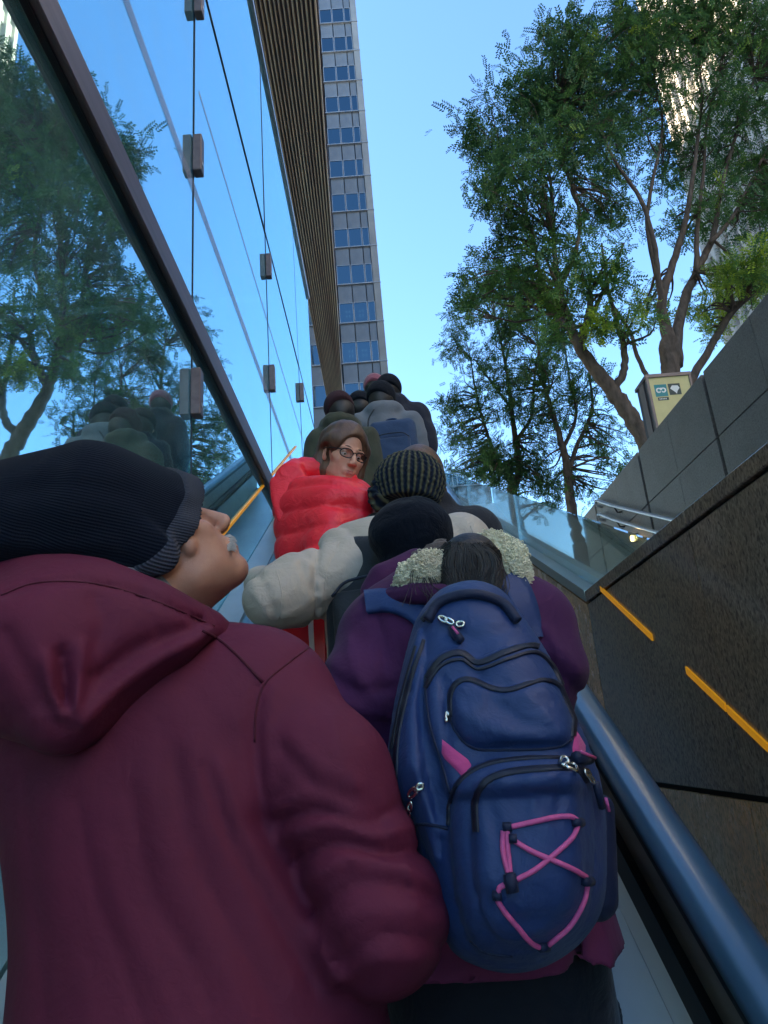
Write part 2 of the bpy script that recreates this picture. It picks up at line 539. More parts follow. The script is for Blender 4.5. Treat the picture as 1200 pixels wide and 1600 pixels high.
# --- pale high-rise on the right behind the trees
hb = empty("pale_high_rise", (34, 50, 0), "cream ribbed high-rise behind the trees, its top glowing in low sun", "building")
MB().box(24.2, 70, 41.4 - 17, 41.2, 0, 78).build("wall", M['cream_dark'], hb)
for y in np.arange(41.3 - 17, 41.4, 1.13):
    MB().box(23.7, 24.2, y - .2, y + .2, 0, 79).build("pilaster", M['cream_wall'], hb)
for z in np.arange(1, 79, 3.6):
    MB().box(23.95, 24.25, 41.35 - 17, 41.25, z, z + 1.15).build("spandrel", M['cream_wall'], hb)
for x in np.arange(24.4, 62, 1.5):
    MB().box(x - .22, x + .22, 24.0, 24.4, 0, 79).build("pilaster", M['cream_wall'], hb)
for z in np.arange(1, 79, 3.6):
    MB().box(24.2, 62, 24.15, 24.45, z, z + 1.2).build("spandrel", M['cream_wall'], hb)

# --- a second pale building further to the right and nearer, seen as a reflection in the glass, added for warm bounce too
nb = empty("cream_office_building", (40, -10, 0), "cream office building catching the sun, seen reflected in the top left glass", "building")
MB().box(27.2, 60, -60, 17, 0, 62).build("wall", M['cream_dark'], nb)
for z in np.arange(1, 62, 3.6):
    MB().box(26.9, 27.25, -60, 17.1, z, z + 1.7).build("spandrel", M['cream_wall'], nb)
for y in np.arange(-59, 17.5, 2.4):
    MB().box(26.7, 27.22, y - .35, y + .35, 0, 62.5).build("pilaster", M['cream_wall'], nb)

# --- right: dark polished parapet beside the escalator
ZC = .515
par = empty("granite_parapet", (XR, 1, -2), "polished dark granite parapet wall along the right of the escalator", "wall")
def stair_z(y, z0): return z0 + (y - 2.74) * math.tan(R(23.43))
vj = [-3.6, -1.8, -.05, 1.742, 2.738]
for i in range(4):
    a, c = vj[i] + .003, vj[i + 1] - .003
    MB().box(XR, XR + .10, a, c, -.162, .462).build("stone_panel", M['darker_granite'], par)  # upper course coloured darker to imitate dark reflections in the same stone
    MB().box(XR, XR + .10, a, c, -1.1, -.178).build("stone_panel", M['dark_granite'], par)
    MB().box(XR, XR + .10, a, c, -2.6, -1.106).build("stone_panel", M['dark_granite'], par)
    MB().cbox(XR - .004, XR + .16, a, c, .474, ZC, .003).build("cap_stone", M['darker_granite'], par)
MB().box(XR + .012, XR + .15, -3.6, 2.735, -2.6, .473).build("core", M['joint'], par)
ends = [2.742, 4.1, 5.5, 6.9, 8.3]
def slope_block(x0, x1, y0, y1, top0, low):
    a, c = stair_z(y0, top0), stair_z(y1, top0)
    return MB().hexa([(x0, y0, low), (x1, y0, low), (x1, y1, low), (x0, y1, low), (x0, y0, a), (x1, y0, a), (x1, y1, c), (x0, y1, c)])
for i in range(4):
    a, c = ends[i] + .002, ends[i + 1] - .002
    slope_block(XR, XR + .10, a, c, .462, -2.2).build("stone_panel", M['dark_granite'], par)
    z0, z1 = stair_z(a, .474), stair_z(c, .474)
    MB().hexa([(XR - .004, a, z0), (XR + .16, a, z0), (XR + .16, c, z1), (XR - .004, c, z1),
               (XR - .004, a, z0 + .045), (XR + .16, a, z0 + .045), (XR + .16, c, z1 + .045), (XR - .004, c, z1 + .045)]).build("cap_stone", M['deck'], par)
slope_block(XR + .012, XR + .15, 2.742, 8.3, .46, -2.2).build("core", M['joint'], par)
# sloping glass balustrade standing on the parapet
gb = empty("glass_balustrade", (XR + .06, 4, .9), "frameless clear glass balustrade sloping along the dark granite parapet", "balustrade")
def glass_top(y): return .533 + (y - 2.142) * math.tan(R(23.43)) + .012
gx0, gx1 = XR + .055, XR + .07
def gpane(y0, y1, first=False):
    lo = lambda y: ZC + .001 if y < 2.74 else stair_z(y, .474) + .046
    ysl = [y0, 2.74, y1] if y0 < 2.74 < y1 else [y0, y1]
    V, Fc = [], []
    for y in ysl: V += [(gx0, y, lo(y)), (gx1, y, lo(y)), (gx1, y, max(glass_top(y), lo(y) + .002)), (gx0, y, max(glass_top(y), lo(y) + .002))]
    for i in range(len(ysl) - 1):
        for q in range(4): Fc.append((i * 4 + q, i * 4 + (q + 1) % 4, i * 4 + 4 + (q + 1) % 4, i * 4 + 4 + q))
    n = (len(ysl) - 1) * 4
    Fc += [(3, 2, 1, 0), (n, n + 1, n + 2, n + 3)]
    fast_mesh("glass_pane", V, Fc, M['clear_glass'], gb, False)
gpane(2.15, 4.1); gpane(4.115, 6.1); gpane(6.115, 8.1)
# yellow strips let into both side walls
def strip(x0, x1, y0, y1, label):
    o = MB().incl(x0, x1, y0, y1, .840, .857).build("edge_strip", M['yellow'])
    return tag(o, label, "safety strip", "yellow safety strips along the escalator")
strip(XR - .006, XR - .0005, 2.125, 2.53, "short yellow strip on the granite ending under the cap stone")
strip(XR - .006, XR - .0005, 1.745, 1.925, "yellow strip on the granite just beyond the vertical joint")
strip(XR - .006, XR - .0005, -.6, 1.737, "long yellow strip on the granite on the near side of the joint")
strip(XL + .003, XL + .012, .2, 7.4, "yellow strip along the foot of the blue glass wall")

# --- stairs, far grey wall with handrails
st = empty("stone_stairs", (2, 6, 0), "flight of stone stairs hidden behind the granite parapet", "stairs")
for k in range(26):
    y = 3.0 + .346 * k
    if -1.75 + .15 * k > 1.98: break
    MB().box(XR + .17, XW - .01, y, y + .35, -2.3, -1.75 + .15 * k).build("step", M['concrete'], st)
gw = empty("grey_granite_wall", (XW, 7, 0), "grey granite slab wall beyond the stairs with dark vertical gaps", "wall")
for (a, c) in ((.2, 2.15), (2.21, 4.16), (4.22, 6.07), (6.13, 7.96), (8.03, 9.9)):
    m_ = (a + c) / 2
    MB().box(XW, XW + .12, a, c, 2.49, 3.15).build("stone_slab", M['grey_granite'], gw) if a > 9 else None
    for (z0, z1) in ((2.488, 3.15), (1.82, 2.476), (1.15, 1.808), (-.5, 1.138)):
        for (p, q) in ((a, m_ - .003), (m_ + .003, c)):
            MB().box(XW, XW + .12, p, q, z0, z1).build("stone_slab", M['grey_granite'], gw)
    MB().box(XW + .03, XW + .10, c + .002, c + .058, -.5, 3.13).build("gap_strip", M['rust'], gw)
for (z0, z1) in ((2.488, 3.15), (1.82, 2.476), (1.15, 1.808)):
    MB().box(XW, XW + .12, 9.965, 10.68, z0, z1).build("stone_slab", M['grey_granite'], gw)
MB().box(XW + .105, XW + .24, .2, 10.66, -.5, 3.12).build("core", M['joint'], gw)
hr = empty("stair_handrail", (XW - .1, 8, 2), "pair of steel tube handrails fixed on the grey granite wall", "handrail")
tz = math.tan(R(23.43))
for zo in (0, -.2):
    p0 = A(936, 779, 9.6); p0 = np.array([XW - .09, 9.62, 3.08 + zo])
    pts = [(XW - .01, 9.60, 2.98 + zo), (XW - .08, 9.62, 3.02 + zo), p0 + np.array([0, -.02, 0]), p0 + np.array([0, -.12, -.03])]
    pts += [(XW - .09, y, 3.08 + zo - (9.62 - y) * tz) for y in (9.0, 7.5, 6.0, 4.5, 3.5)]
    MB().tube(pts, .021, 10).build("rail", M['alu'], hr, True)
    for y in (8.9, 7.2, 5.5):
        z = 3.08 + zo - (9.62 - y) * tz
        MB().tube([(XW, y, z - .09), (XW - .06, y, z - .09), (XW - .088, y, z - .02)], .012, 8).build("bracket", M['dark_metal'], hr, True)
lp = empty("wall_lamp", (XW - .05, 8.6, 2.2), "small warm round lamp low on the grey wall under the handrails", "lamp")
q = np.array([XW - .03, 8.55, 2.22])
MB().cbox(q[0] - .015, q[0] + .028, q[1] - .05, q[1] + .05, q[2] - .05, q[2] + .05, .006).build("housing", M['dark_metal'], lp)
MB().tube([q + np.array([-.018, 0, 0]), q + np.array([-.045, 0, 0])], .038, 14).build("bulb", M['warm_lamp'], lp, True)

# --- lantern-shaped sign behind the wall
SY = 8.05
s0 = A(1009, 592, SY); s1 = A(1076, 582, SY)
sw = s1[0] - s0[0]; zt = s0[2] + .0
sg = empty("sign_pylon", (s0[0] + sw / 2, SY + .2, 2.0), "lantern-shaped sign box with teal and dark green pictograms above the grey wall", "sign")
x0, x1 = s0[0], s1[0]
MB().cbox(x0 + .004, x1 - .004, SY + .01, SY + .36, 2.0, zt - .005, .008).build("side_panel", M['sign_side'], sg)
fr = MB().box(x0 - .012, x1 + .012, SY - .03, SY + .38, zt, zt + .045).box(x0 - .008, x0 + .022, SY - .025, SY + .012, 2.0, zt - .001).box(x1 - .022, x1 + .008, SY - .025, SY + .012, 2.0, zt - .001)
fr.box(x0 - .008, x0 + .003, SY + .10, SY + .25, 2.0, zt - .003)
fr.build("frame", M['sign_box'], sg)
face = MB().box(x0 + .023, x1 - .023, SY - .012, SY + .004, 2.02, zt - .002).build("sign_face", M['white_metal'], sg)
yy = SY - .0135
def flat(pts, y, mat, name, parent):
    n = len(pts)
    V = [(x, y, z) for x, z in pts] + [(x, y + .0012, z) for x, z in pts]
    Fc = [tuple(range(n)), tuple(range(2 * n - 1, n - 1, -1))] + [(i, n + i, n + (i + 1) % n, (i + 1) % n) for i in range(n)]
    return fast_mesh(name, V, Fc, mat, parent, False)
def rect(x, z, w, h): return [(x, z), (x + w, z), (x + w, z + h), (x, z + h)]
def disc(x, z, rx, rz, n=20): return [(x + rx * math.cos(2 * math.pi * i / n), z + rz * math.sin(2 * math.pi * i / n)) for i in range(n)]
tx, tzz, ts = x0 + .075, zt - .265, .155
t1 = flat(rect(tx, tzz, ts, .165), yy, M['teal'], "teal_symbol", sg)
# white rounded double-loop emblem
for ax, az, rx, rz, mt, dy in ((.048, .085, .034, .036, 'sign_white', 1), (.108, .085, .034, .036, 'sign_white', 1), (.078, .098, .03, .022, 'sign_white', 1.5),
                              (.050, .085, .017, .018, 'teal', 2), (.106, .085, .017, .018, 'teal', 2), (.078, .075, .012, .010, 'teal', 2)):
    flat(disc(tx + ax, tzz + az, rx, rz), yy - .0014 * dy, M[mt], "emblem", t1)
lb = flat(rect(tx + .018, tzz - .055, ts - .02, .042), yy, M['sign_green'], "caption_plate", sg)
for k in range(5):
    flat(rect(tx + .036 + k * .019, tzz - .042, .011, .016), yy - .0014, M['sign_white'], "caption_text", lb)
gx = tx + ts + .02
gs = flat(rect(gx, tzz + .01, .15, .155), yy, M['sign_green'], "exit_symbol", sg)
flat([(gx + .02, tzz + .10), (gx + .075, tzz + .045), (gx + .09, tzz + .022), (gx + .105, tzz + .06), (gx + .138, tzz + .10), (gx + .12, tzz + .135), (gx + .05, tzz + .14)], yy - .0014, M['sign_white'], "arrow", gs)

# --- escalator
esc = empty("escalator", (0, 3, nosing(3)), "steep upward escalator with blue-black rubber handrails", "escalator")
Y0, Y1 = -1.5, 7.0
def belt(xc, w, nm):
    prof = [(-w / 2, .014), (-w / 2 + .004, .004), (-w / 2 + .014, -.004), (-w / 4, -.0070), (0, -.0074), (w / 4, -.0070), (w / 2 - .014, -.004), (w / 2 - .004, .004), (w / 2, .014), (w / 2 - .006, .026), (-w / 2 + .006, .026)]
    c = 1 / math.cos(R(30)); V, Fc = [], []
    ysn = np.linspace(Y0, Y1, 30); k = len(prof)
    for y in ysn:
        for (x, n) in prof: V.append((xc + x, y, y * SL - (.80 + n) * c))
    for i in range(len(ysn) - 1):
        for q in range(k): Fc.append((i * k + q, i * k + (q + 1) % k, i * k + k + (q + 1) % k, i * k + k + q))
    Fc += [tuple(range(k - 1, -1, -1)), tuple(range((len(ysn) - 1) * k, len(ysn) * k))]
    fast_mesh("handrail", V, Fc, M['handrail'], esc, True)
for sx, xc in ((1, .444), (-1, -.444)):
    belt(xc, .084, 0)
    s = lambda a, c: (min(xc + sx * a, xc + sx * c), max(xc + sx * a, xc + sx * c))
    a, c = s(-.030, .030); MB().incl(a, c, Y0, Y1, .828, .85).build("rail_guide", M['black_rubber'], esc)
    a, c = s(-.006, .006); MB().incl(a, c, Y0, Y1, .851, .958).build("side_panel", M['brown_panel'], esc)
    a, c = s(-.022, .02); MB().incl(a, c, Y0, Y1, .96, 1.02).build("dark_profile", M['black_rubber'], esc)
    cc = 1 / math.cos(R(30))
    def slant(t0, t1, nm, mat):
        V_ = []
        for y in (Y0, Y1):
            for t, d_ in ((t0, 0), (t1, 0), (t1, .02), (t0, .02)):
                V_.append((sx * (.422 - .12 * t), y, y * SL - (1.02 + .08 * t + d_) * cc))
        return fast_mesh(nm, V_, [(0, 1, 2, 3), (7, 6, 5, 4), (0, 4, 5, 1), (1, 5, 6, 2), (2, 6, 7, 3), (3, 7, 4, 0)], mat, esc, False)
    slant(.0, .187, "upper_panel", M['steel']); slant(.193, 1.0, "lower_panel", M['steel'])
    a, c = s(-.142, -.13); MB().incl(a, c, Y0, Y1, 1.122, 1.75).build("skirt_panel", M['dark_metal'], esc)
    nd = 1.52 if sx > 0 else 1.2
    a, c = s(.012, .335 if sx > 0 else .40); MB().incl(a, c, Y0, Y1, nd - .02, nd).build("outer_deck", M['deck'], esc)
    a, c = s(.013, .02); MB().incl(a, c, Y0, Y1, .99, nd - .021).build("outer_panel", M['deck'], esc)
for k in range(-2, 18):
    y = .2 + .4 * k
    z = nosing(y)
    o = MB().box(-.298, .298, y, y + .405, z - .225, z).build("step", M['dark_metal'], esc)
    me = MB()
    for j in range(19): me.box(-.285 + j * .03, -.271 + j * .03, y + .004, y + .4, z + .0005, z + .008)
    me.build("cleats", M['bronze'], o)
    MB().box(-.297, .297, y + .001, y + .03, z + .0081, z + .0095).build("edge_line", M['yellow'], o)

# ------------------------------------------------------------------ trees
def leaf_mat(name, c0, c1, c2):
    m, N, L, b = mat_new(name)
    nt = m.node_tree
    N.remove(b)
    at = N.new("ShaderNodeAttribute"); at.attribute_name = "tone"
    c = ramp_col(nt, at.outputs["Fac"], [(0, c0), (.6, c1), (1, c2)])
    d = N.new("ShaderNodeBsdfDiffuse"); t = N.new("ShaderNodeBsdfTranslucent"); g = N.new("ShaderNodeBsdfGlossy")
    g.inputs["Roughness"].default_value = .35; g.inputs["Color"].default_value = (.5, .55, .5, 1)
    L.new(c, d.inputs[0]); L.new(c, t.inputs[0])
    m1 = N.new("ShaderNodeMixShader"); m1.inputs[0].default_value = .42
    L.new(d.outputs[0], m1.inputs[1]); L.new(t.outputs[0], m1.inputs[2])
    m2 = N.new("ShaderNodeMixShader"); m2.inputs[0].default_value = .06
    L.new(m1.outputs[0], m2.inputs[1]); L.new(g.outputs[0], m2.inputs[2])
    L.new(m2.outputs[0], N["Material Output"].inputs["Surface"])
    return m
M['leaf'] = leaf_mat("green_leaflets", (.045, .115, .055), (.13, .27, .06), (.50, .62, .05))  # yellow-green end paints leaves as if lit through by the sun
M['bark'] = plain("grey_brown_bark", (.115, .085, .065), .9, 0, .45, 14, .7, 45, .01, (1, 1, .3))


def grow_tree(name, label, limbs, blobs, Y, seed, fr_len=.23, dens=1.0, loc=None):
    rng = np.random.default_rng(seed)
    base = np.array(A(limbs[0][0][0], limbs[0][0][1], limbs[0][0][2]))
    root = empty(name, (base[0], base[1], 2.0), label, "tree", "trees beyond the stairs and the grey wall")
    mb = MB()
    tips = []
    skel = []
    for L_ in limbs:
        pts = [A(x, y, Yd) for (x, y, Yd, r) in L_]
        rs = [r for (_, _, _, r) in L_]
        P = spline(pts, 6)
        rr = np.interp(np.linspace(0, 1, len(P)), np.linspace(0, 1, len(rs)), rs)
        P = [p + rng.normal(0, .09, 3) * rr[i] for i, p in enumerate(P)]
        rr = rr * .84
        mb.tube(P, list(rr), 8)
        skel += [(P[i], rr[i]) for i in range(len(P))]
    if limbs[0][0][3] > .05:
        p = A(*limbs[0][0][:3]); mb.tube([(p[0] + .05, p[1], 1.9), p], [limbs[0][0][3] * 1.25, limbs[0][0][3]], 9)
    SP = np.array([s[0] for s in skel]); SR = np.array([s[1] for s in skel])
    cen, ax, tone = [], [], []
    for (x, y, r, n, tn) in blobs:
        n = int(n * dens)
        Yc = Y + rng.normal(0, .5)
        c = A(x, y, Yc); s = ppm(x, y, Yc) * r
        # sub clumps in the blob
        k = max(4, int(n / 13))
        u = rng.normal(0, 1, (k, 3)); u /= np.linalg.norm(u, axis=1)[:, None]
        sub = c + u * (rng.random((k, 1)) ** .45) * s * np.array([1.0, 1.0, .86])
        stone = rng.normal(tn, .13, k)
        # a twig from the nearest limb to each clump
        for q in range(k):
            d = np.linalg.norm(SP - sub[q], axis=1) + (SR > .07) * .5
            j = int(np.argmin(d))
            a = SP[j]; e = sub[q]
            mid = (a + e) / 2 + rng.normal(0, .10, 3) * np.linalg.norm(e - a) + np.array([0, 0, .06]) * np.linalg.norm(e - a)
            if np.linalg.norm(e - a) < 3.2:
                mb.tube(spline([a, mid, e], 3), list(np.linspace(min(.03, SR[j] * .6), .006, 7)), 5, False)
        idx = rng.integers(0, k, n)
        pts = sub[idx] + rng.normal(0, 1, (n, 3)) * s * .21
        cen.append(pts); tone.append(np.clip(stone[idx] + rng.normal(0, .08, n), 0, 1))
        a = pts - sub[idx]; a /= np.linalg.norm(a, axis=1)[:, None] + 1e-6
        a = a + rng.normal(0, .6, (n, 3)) + np.array([0, 0, -.15])
        ax.append(a / np.linalg.norm(a, axis=1)[:, None])
    cen = np.concatenate(cen); ax = np.concatenate(ax); tone = np.concatenate(tone)
    n = len(cen)
    up = rng.normal(0, .5, (n, 3)) + np.array([0, 0, 1.0])
    sd = np.cross(ax, up); sd /= np.linalg.norm(sd, axis=1)[:, None]
    nr = np.cross(sd, ax)
    ln = fr_len * rng.uniform(.6, 1.25, n)
    V, T = [], []
    NL = 6
    for i in range(NL):
        t = (i + .6) / NL
        for sgn in (-1, 1):
            b = cen + ax * (ln * (t - .4))[:, None] + nr * (-.12 * ln * t * t)[:, None]
            L_ = ln * .30 * (1 - .5 * abs(t - .45)); w = ln * .075
            dirv = sd * sgn * .86 + ax * .5 + nr * rng.normal(0, .25, n)[:, None]
            q0 = b
            q1 = b + dirv * (L_ * .5)[:, None] + ax * w[:, None]
            q2 = b + dirv * L_[:, None]
            q3 = b + dirv * (L_ * .5)[:, None] - ax * w[:, None]
            V.append(np.stack([q0, q1, q2, q3], 1)); T.append(tone)
    V = np.concatenate(V).reshape(-1, 3); T = np.repeat(np.concatenate(T), 4)
    F = np.arange(len(V), dtype=np.int32).reshape(-1, 4)
    mb.build("trunk", M['bark'], root, True)
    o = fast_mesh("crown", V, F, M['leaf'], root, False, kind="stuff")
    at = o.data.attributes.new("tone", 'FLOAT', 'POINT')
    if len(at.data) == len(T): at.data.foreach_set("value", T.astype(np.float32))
    return root


Ya = 11.0
grow_tree("court_tree", "tallest tree, many stems forking right above the sign box", [
    [(1050, 600, Ya, .20), (1046, 560, Ya, .19), (1040, 515, Ya, .13), (1034, 470, Ya, .10), (1052, 410, Ya, .08), (1072, 340, Ya - .2, .06), (1086, 250, Ya - .2, .045), (1096, 150, Ya, .03), (1090, 70, Ya, .015)],
    [(1056, 570, Ya, .14), (1062, 500, Ya + .1, .11), (1085, 430, Ya + .2, .09), (1112, 375, Ya + .2, .07), (1126, 300, Ya, .05), (1150, 210, Ya, .035), (1180, 120, Ya, .02)],
    [(1042, 520, Ya, .10), (1030, 450, Ya - .2, .07), (1022, 380, Ya - .4, .055), (1000, 310, Ya - .4, .045), (960, 250, Ya - .5, .03), (930, 180, Ya - .5, .02)],
    [(1034, 460, Ya, .07), (1012, 360, Ya, .05), (1018, 290, Ya, .04), (1035, 200, Ya, .03), (1020, 110, Ya, .02)],
    [(1088, 425, Ya, .07), (1090, 350, Ya, .05), (1100, 260, Ya, .035), (1105, 190, Ya, .03), (1125, 110, Ya, .02)],
    [(1070, 610, Ya + .2, .10), (1110, 545, Ya + .2, .085), (1150, 480, Ya + .1, .07), (1205, 440, Ya, .06), (1260, 380, Ya, .04)],
    [(1110, 380, Ya, .05), (1150, 330, Ya, .04), (1190, 250, Ya, .03), (1230, 180, Ya, .02)]],
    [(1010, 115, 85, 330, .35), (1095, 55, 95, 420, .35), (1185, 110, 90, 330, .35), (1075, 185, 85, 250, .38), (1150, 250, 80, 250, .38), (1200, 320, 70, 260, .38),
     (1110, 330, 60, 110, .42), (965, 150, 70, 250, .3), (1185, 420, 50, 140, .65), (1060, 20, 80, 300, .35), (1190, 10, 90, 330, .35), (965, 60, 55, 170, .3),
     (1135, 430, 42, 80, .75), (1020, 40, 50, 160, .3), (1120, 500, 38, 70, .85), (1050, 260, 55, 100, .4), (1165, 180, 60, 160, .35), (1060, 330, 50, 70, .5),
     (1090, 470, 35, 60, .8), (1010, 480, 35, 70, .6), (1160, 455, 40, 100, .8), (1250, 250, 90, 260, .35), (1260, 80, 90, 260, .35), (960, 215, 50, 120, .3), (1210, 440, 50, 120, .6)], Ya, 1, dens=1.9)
Yb = 10.6
grow_tree("court_tree", "tree with a thick trunk slanting up left from behind the sign box", [
    [(1020, 715, Yb, .17), (1003, 680, Yb, .16), (978, 640, Yb, .155), (958, 612, Yb, .15), (925, 570, Yb, .125), (902, 535, Yb, .11), (885, 495, Yb, .085), (874, 450, Yb, .07), (866, 390, Yb, .05), (862, 300, Yb, .035), (850, 220, Yb, .02)],
    [(958, 612, Yb, .10), (974, 580, Yb - .1, .075), (976, 550, Yb - .1, .065), (966, 510, Yb, .05), (950, 450, Yb, .035), (940, 380, Yb, .02)],
    [(905, 540, Yb, .10), (918, 500, Yb - .1, .08), (922, 478, Yb - .1, .07), (922, 455, Yb - .1, .055)],
    [(918, 505, Yb, .06), (935, 470, Yb, .045), (955, 430, Yb, .03), (975, 380, Yb, .02)],
    [(885, 495, Yb, .07), (850, 450, Yb + .3, .05), (835, 380, Yb + .3, .04), (815, 310, Yb + .3, .03), (790, 250, Yb + .3, .02)],
    [(875, 450, Yb, .05), (900, 390, Yb, .04), (905, 330, Yb, .035), (880, 250, Yb, .03), (870, 170, Yb, .02)],
    [(1012, 590, Yb + .2, .05), (995, 555, Yb + .2, .045), (985, 520, Yb + .2, .04), (960, 480, Yb + .2, .03), (930, 420, Yb, .02)]],
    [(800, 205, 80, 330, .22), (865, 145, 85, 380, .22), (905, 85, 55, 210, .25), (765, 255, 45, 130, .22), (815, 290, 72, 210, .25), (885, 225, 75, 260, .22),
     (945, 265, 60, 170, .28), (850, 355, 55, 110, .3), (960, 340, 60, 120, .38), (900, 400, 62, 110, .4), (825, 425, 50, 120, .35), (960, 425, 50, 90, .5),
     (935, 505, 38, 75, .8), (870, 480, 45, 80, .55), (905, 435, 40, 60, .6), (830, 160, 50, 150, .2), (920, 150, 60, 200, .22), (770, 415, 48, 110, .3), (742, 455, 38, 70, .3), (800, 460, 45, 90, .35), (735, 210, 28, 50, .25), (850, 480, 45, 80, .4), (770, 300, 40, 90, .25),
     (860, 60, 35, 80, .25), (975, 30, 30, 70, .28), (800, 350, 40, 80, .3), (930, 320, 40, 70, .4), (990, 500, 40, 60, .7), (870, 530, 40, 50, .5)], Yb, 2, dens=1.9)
Yc = 15.5
grow_tree("court_tree", "slender far tree with forked trunk standing at the end of the grey wall", [
    [(905, 850, Yc, .16), (893, 800, Yc, .15), (888, 740, Yc, .12), (880, 700, Yc, .10), (865, 650, Yc, .07), (850, 600, Yc, .05), (840, 540, Yc, .03)],
    [(888, 745, Yc, .08), (900, 700, Yc, .06), (925, 640, Yc, .045), (920, 580, Yc, .03)],
    [(880, 700, Yc, .06), (900, 650, Yc, .045), (890, 590, Yc, .03), (880, 530, Yc, .02)]],
    [(850, 575, 55, 150, .3), (800, 600, 50, 110, .3), (880, 640, 45, 80, .35), (840, 650, 45, 80, .3), (920, 600, 40, 90, .4), (930, 680, 45, 80, .4), (880, 530, 45, 100, .4),
     (830, 500, 50, 120, .3), (960, 690, 40, 60, .4), (900, 760, 40, 60, .3), (960, 740, 40, 60, .35), (870, 740, 35, 50, .3)], Yc, 3, dens=2.5)
Yd = 16.5
grow_tree("court_tree", "far leftmost tree, low spreading crown next to the escalator handrail", [
    [(812, 830, Yd, .17), (800, 770, Yd, .15), (812, 735, Yd, .12), (805, 690, Yd, .09), (800, 640, Yd, .07), (790, 570, Yd, .05), (775, 500, Yd, .03)],
    [(803, 760, Yd, .10), (775, 715, Yd, .07), (762, 680, Yd, .05), (745, 620, Yd, .035), (735, 560, Yd, .02)],
    [(806, 690, Yd, .07), (830, 650, Yd, .05), (835, 590, Yd, .035), (845, 530, Yd, .02)],
    [(800, 640, Yd, .05), (770, 600, Yd, .04), (740, 560, Yd, .02)]],
    [(755, 480, 52, 130, .35), (722, 545, 40, 80, .3), (800, 500, 45, 110, .35), (740, 620, 48, 110, .3), (790, 640, 50, 100, .28), (718, 680, 36, 90, .3), (760, 700, 45, 130, .25),
     (820, 740, 40, 110, .25), (730, 740, 35, 110, .22), (775, 745, 40, 130, .22), (700, 640, 25, 40, .3), (770, 560, 45, 80, .3), (850, 770, 35, 70, .25), (710, 500, 25, 30, .35), (840, 700, 35, 60, .3)], Yd, 4, dens=2.6)

Yf = 31.0
grow_tree("court_tree", "spreading tree on the far left side, seen only as a reflection in the sloping glass", [
    [(300, 760, Yf, .25), (300, 690, Yf, .22), (290, 620, Yf, .16), (270, 560, Yf, .10), (255, 500, Yf, .05)],
    [(298, 690, Yf, .15), (330, 630, Yf, .10), (350, 560, Yf, .06), (360, 500, Yf, .03)],
    [(292, 630, Yf, .12), (240, 590, Yf, .08), (200, 540, Yf, .05)]],
    [(250, 500, 55, 160, .4), (340, 520, 55, 160, .4), (300, 450, 55, 150, .35), (200, 540, 45, 120, .4), (390, 560, 40, 90, .4), (240, 590, 35, 60, .5), (370, 620, 35, 60, .5)], Yf, 9, fr_len=.5)

# ------------------------------------------------------------------ implicit-surface modelling for people and clothes
def v3(a): return np.asarray(a, dtype=np.float32)


def rc(a, b, ra, rb, s=None):
    """tapered capsule; s squeezes space (>1 = thinner along that axis)"""
    a, b = v3(a), v3(b)
    s_ = np.ones(3, np.float32) if s is None else v3(s)
    def f(P):
        p = (P - a) * s_; ba = (b - a) * s_
        t = np.clip((p @ ba) / max(1e-9, float(ba @ ba)), 0, 1)
        return np.linalg.norm(p - t[:, None] * ba, axis=1) - (ra + (rb - ra) * t)
    return f


def ell(c, r, Rm=None):
    c, r = v3(c), v3(r)
    Q = np.eye(3, dtype=np.float32) if Rm is None else v3(Rm)
    def f(P):
        q = (P - c) @ Q
        k0 = np.linalg.norm(q / r, axis=1); k1 = np.linalg.norm(q / (r * r), axis=1) + 1e-9
        return k0 * (k0 - 1) / k1
    return f


def chain(pts, rs, s=None):
    fs = [rc(pts[i], pts[i + 1], rs[i], rs[i + 1], s) for i in range(len(pts) - 1)]
    def f(P):
        d = fs[0](P)
        for g in fs[1:]: d = np.minimum(d, g(P))
        return d
    return f


def smin(a, b, k):
    h = np.clip(.5 + .5 * (b - a) / k, 0, 1)
    return b + (a - b) * h - k * h * (1 - h)


def union(fs, k):
    def f(P):
        d = fs[0](P)
        for g in fs[1:]: d = smin(d, g(P), k)
        return d
    return f


def carve(f, g, k):
    return lambda P: -smin(-f(P), g(P), k)


def below(z, f): return lambda P: np.maximum(f(P), P[:, 2] - z)
def above(z, f): return lambda P: np.maximum(f(P), z - P[:, 2])


def wob(seed, scale, n=7):
    """smooth random field made of sines"""
    r = np.random.default_rng(seed)
    D = v3(r.normal(0, 1, (n, 3)) * scale); ph = v3(r.random(n) * 6.28)
    return lambda P: np.sin(P @ D.T + ph).sum(1) / math.sqrt(n)


def disp(f, g):
    def h(P):
        d = f(P)
        m = np.abs(d) < .045
        if m.any(): d[m] = d[m] - g(P[m])
        return d
    return h


def ridge_px(strokes, depth_lo=None):
    """folds: each stroke = ([(px,py)...], radius_px, height_m); measured across the line of sight, so it runs along the cloth"""
    def g(P):
        x, y = proj(P.astype(np.float64))
        Q = np.stack([x, y], 1)
        out = np.zeros(len(P))
        for pts, r, h in strokes:
            best = np.full(len(P), 1e9)
            p = [np.array(q[:2], float) for q in spline(pts, 4)] if len(pts) > 2 else [np.array(q, float) for q in pts]
            for i in range(len(p) - 1):
                a, b = p[i], p[i + 1]; ba = b - a
                t = np.clip(((Q - a) @ ba) / max(1e-9, ba @ ba), 0, 1)
                best = np.minimum(best, np.linalg.norm(Q - a - t[:, None] * ba, axis=1))
            out += h * np.exp(-(best / r) ** 2)
        return out
    return g


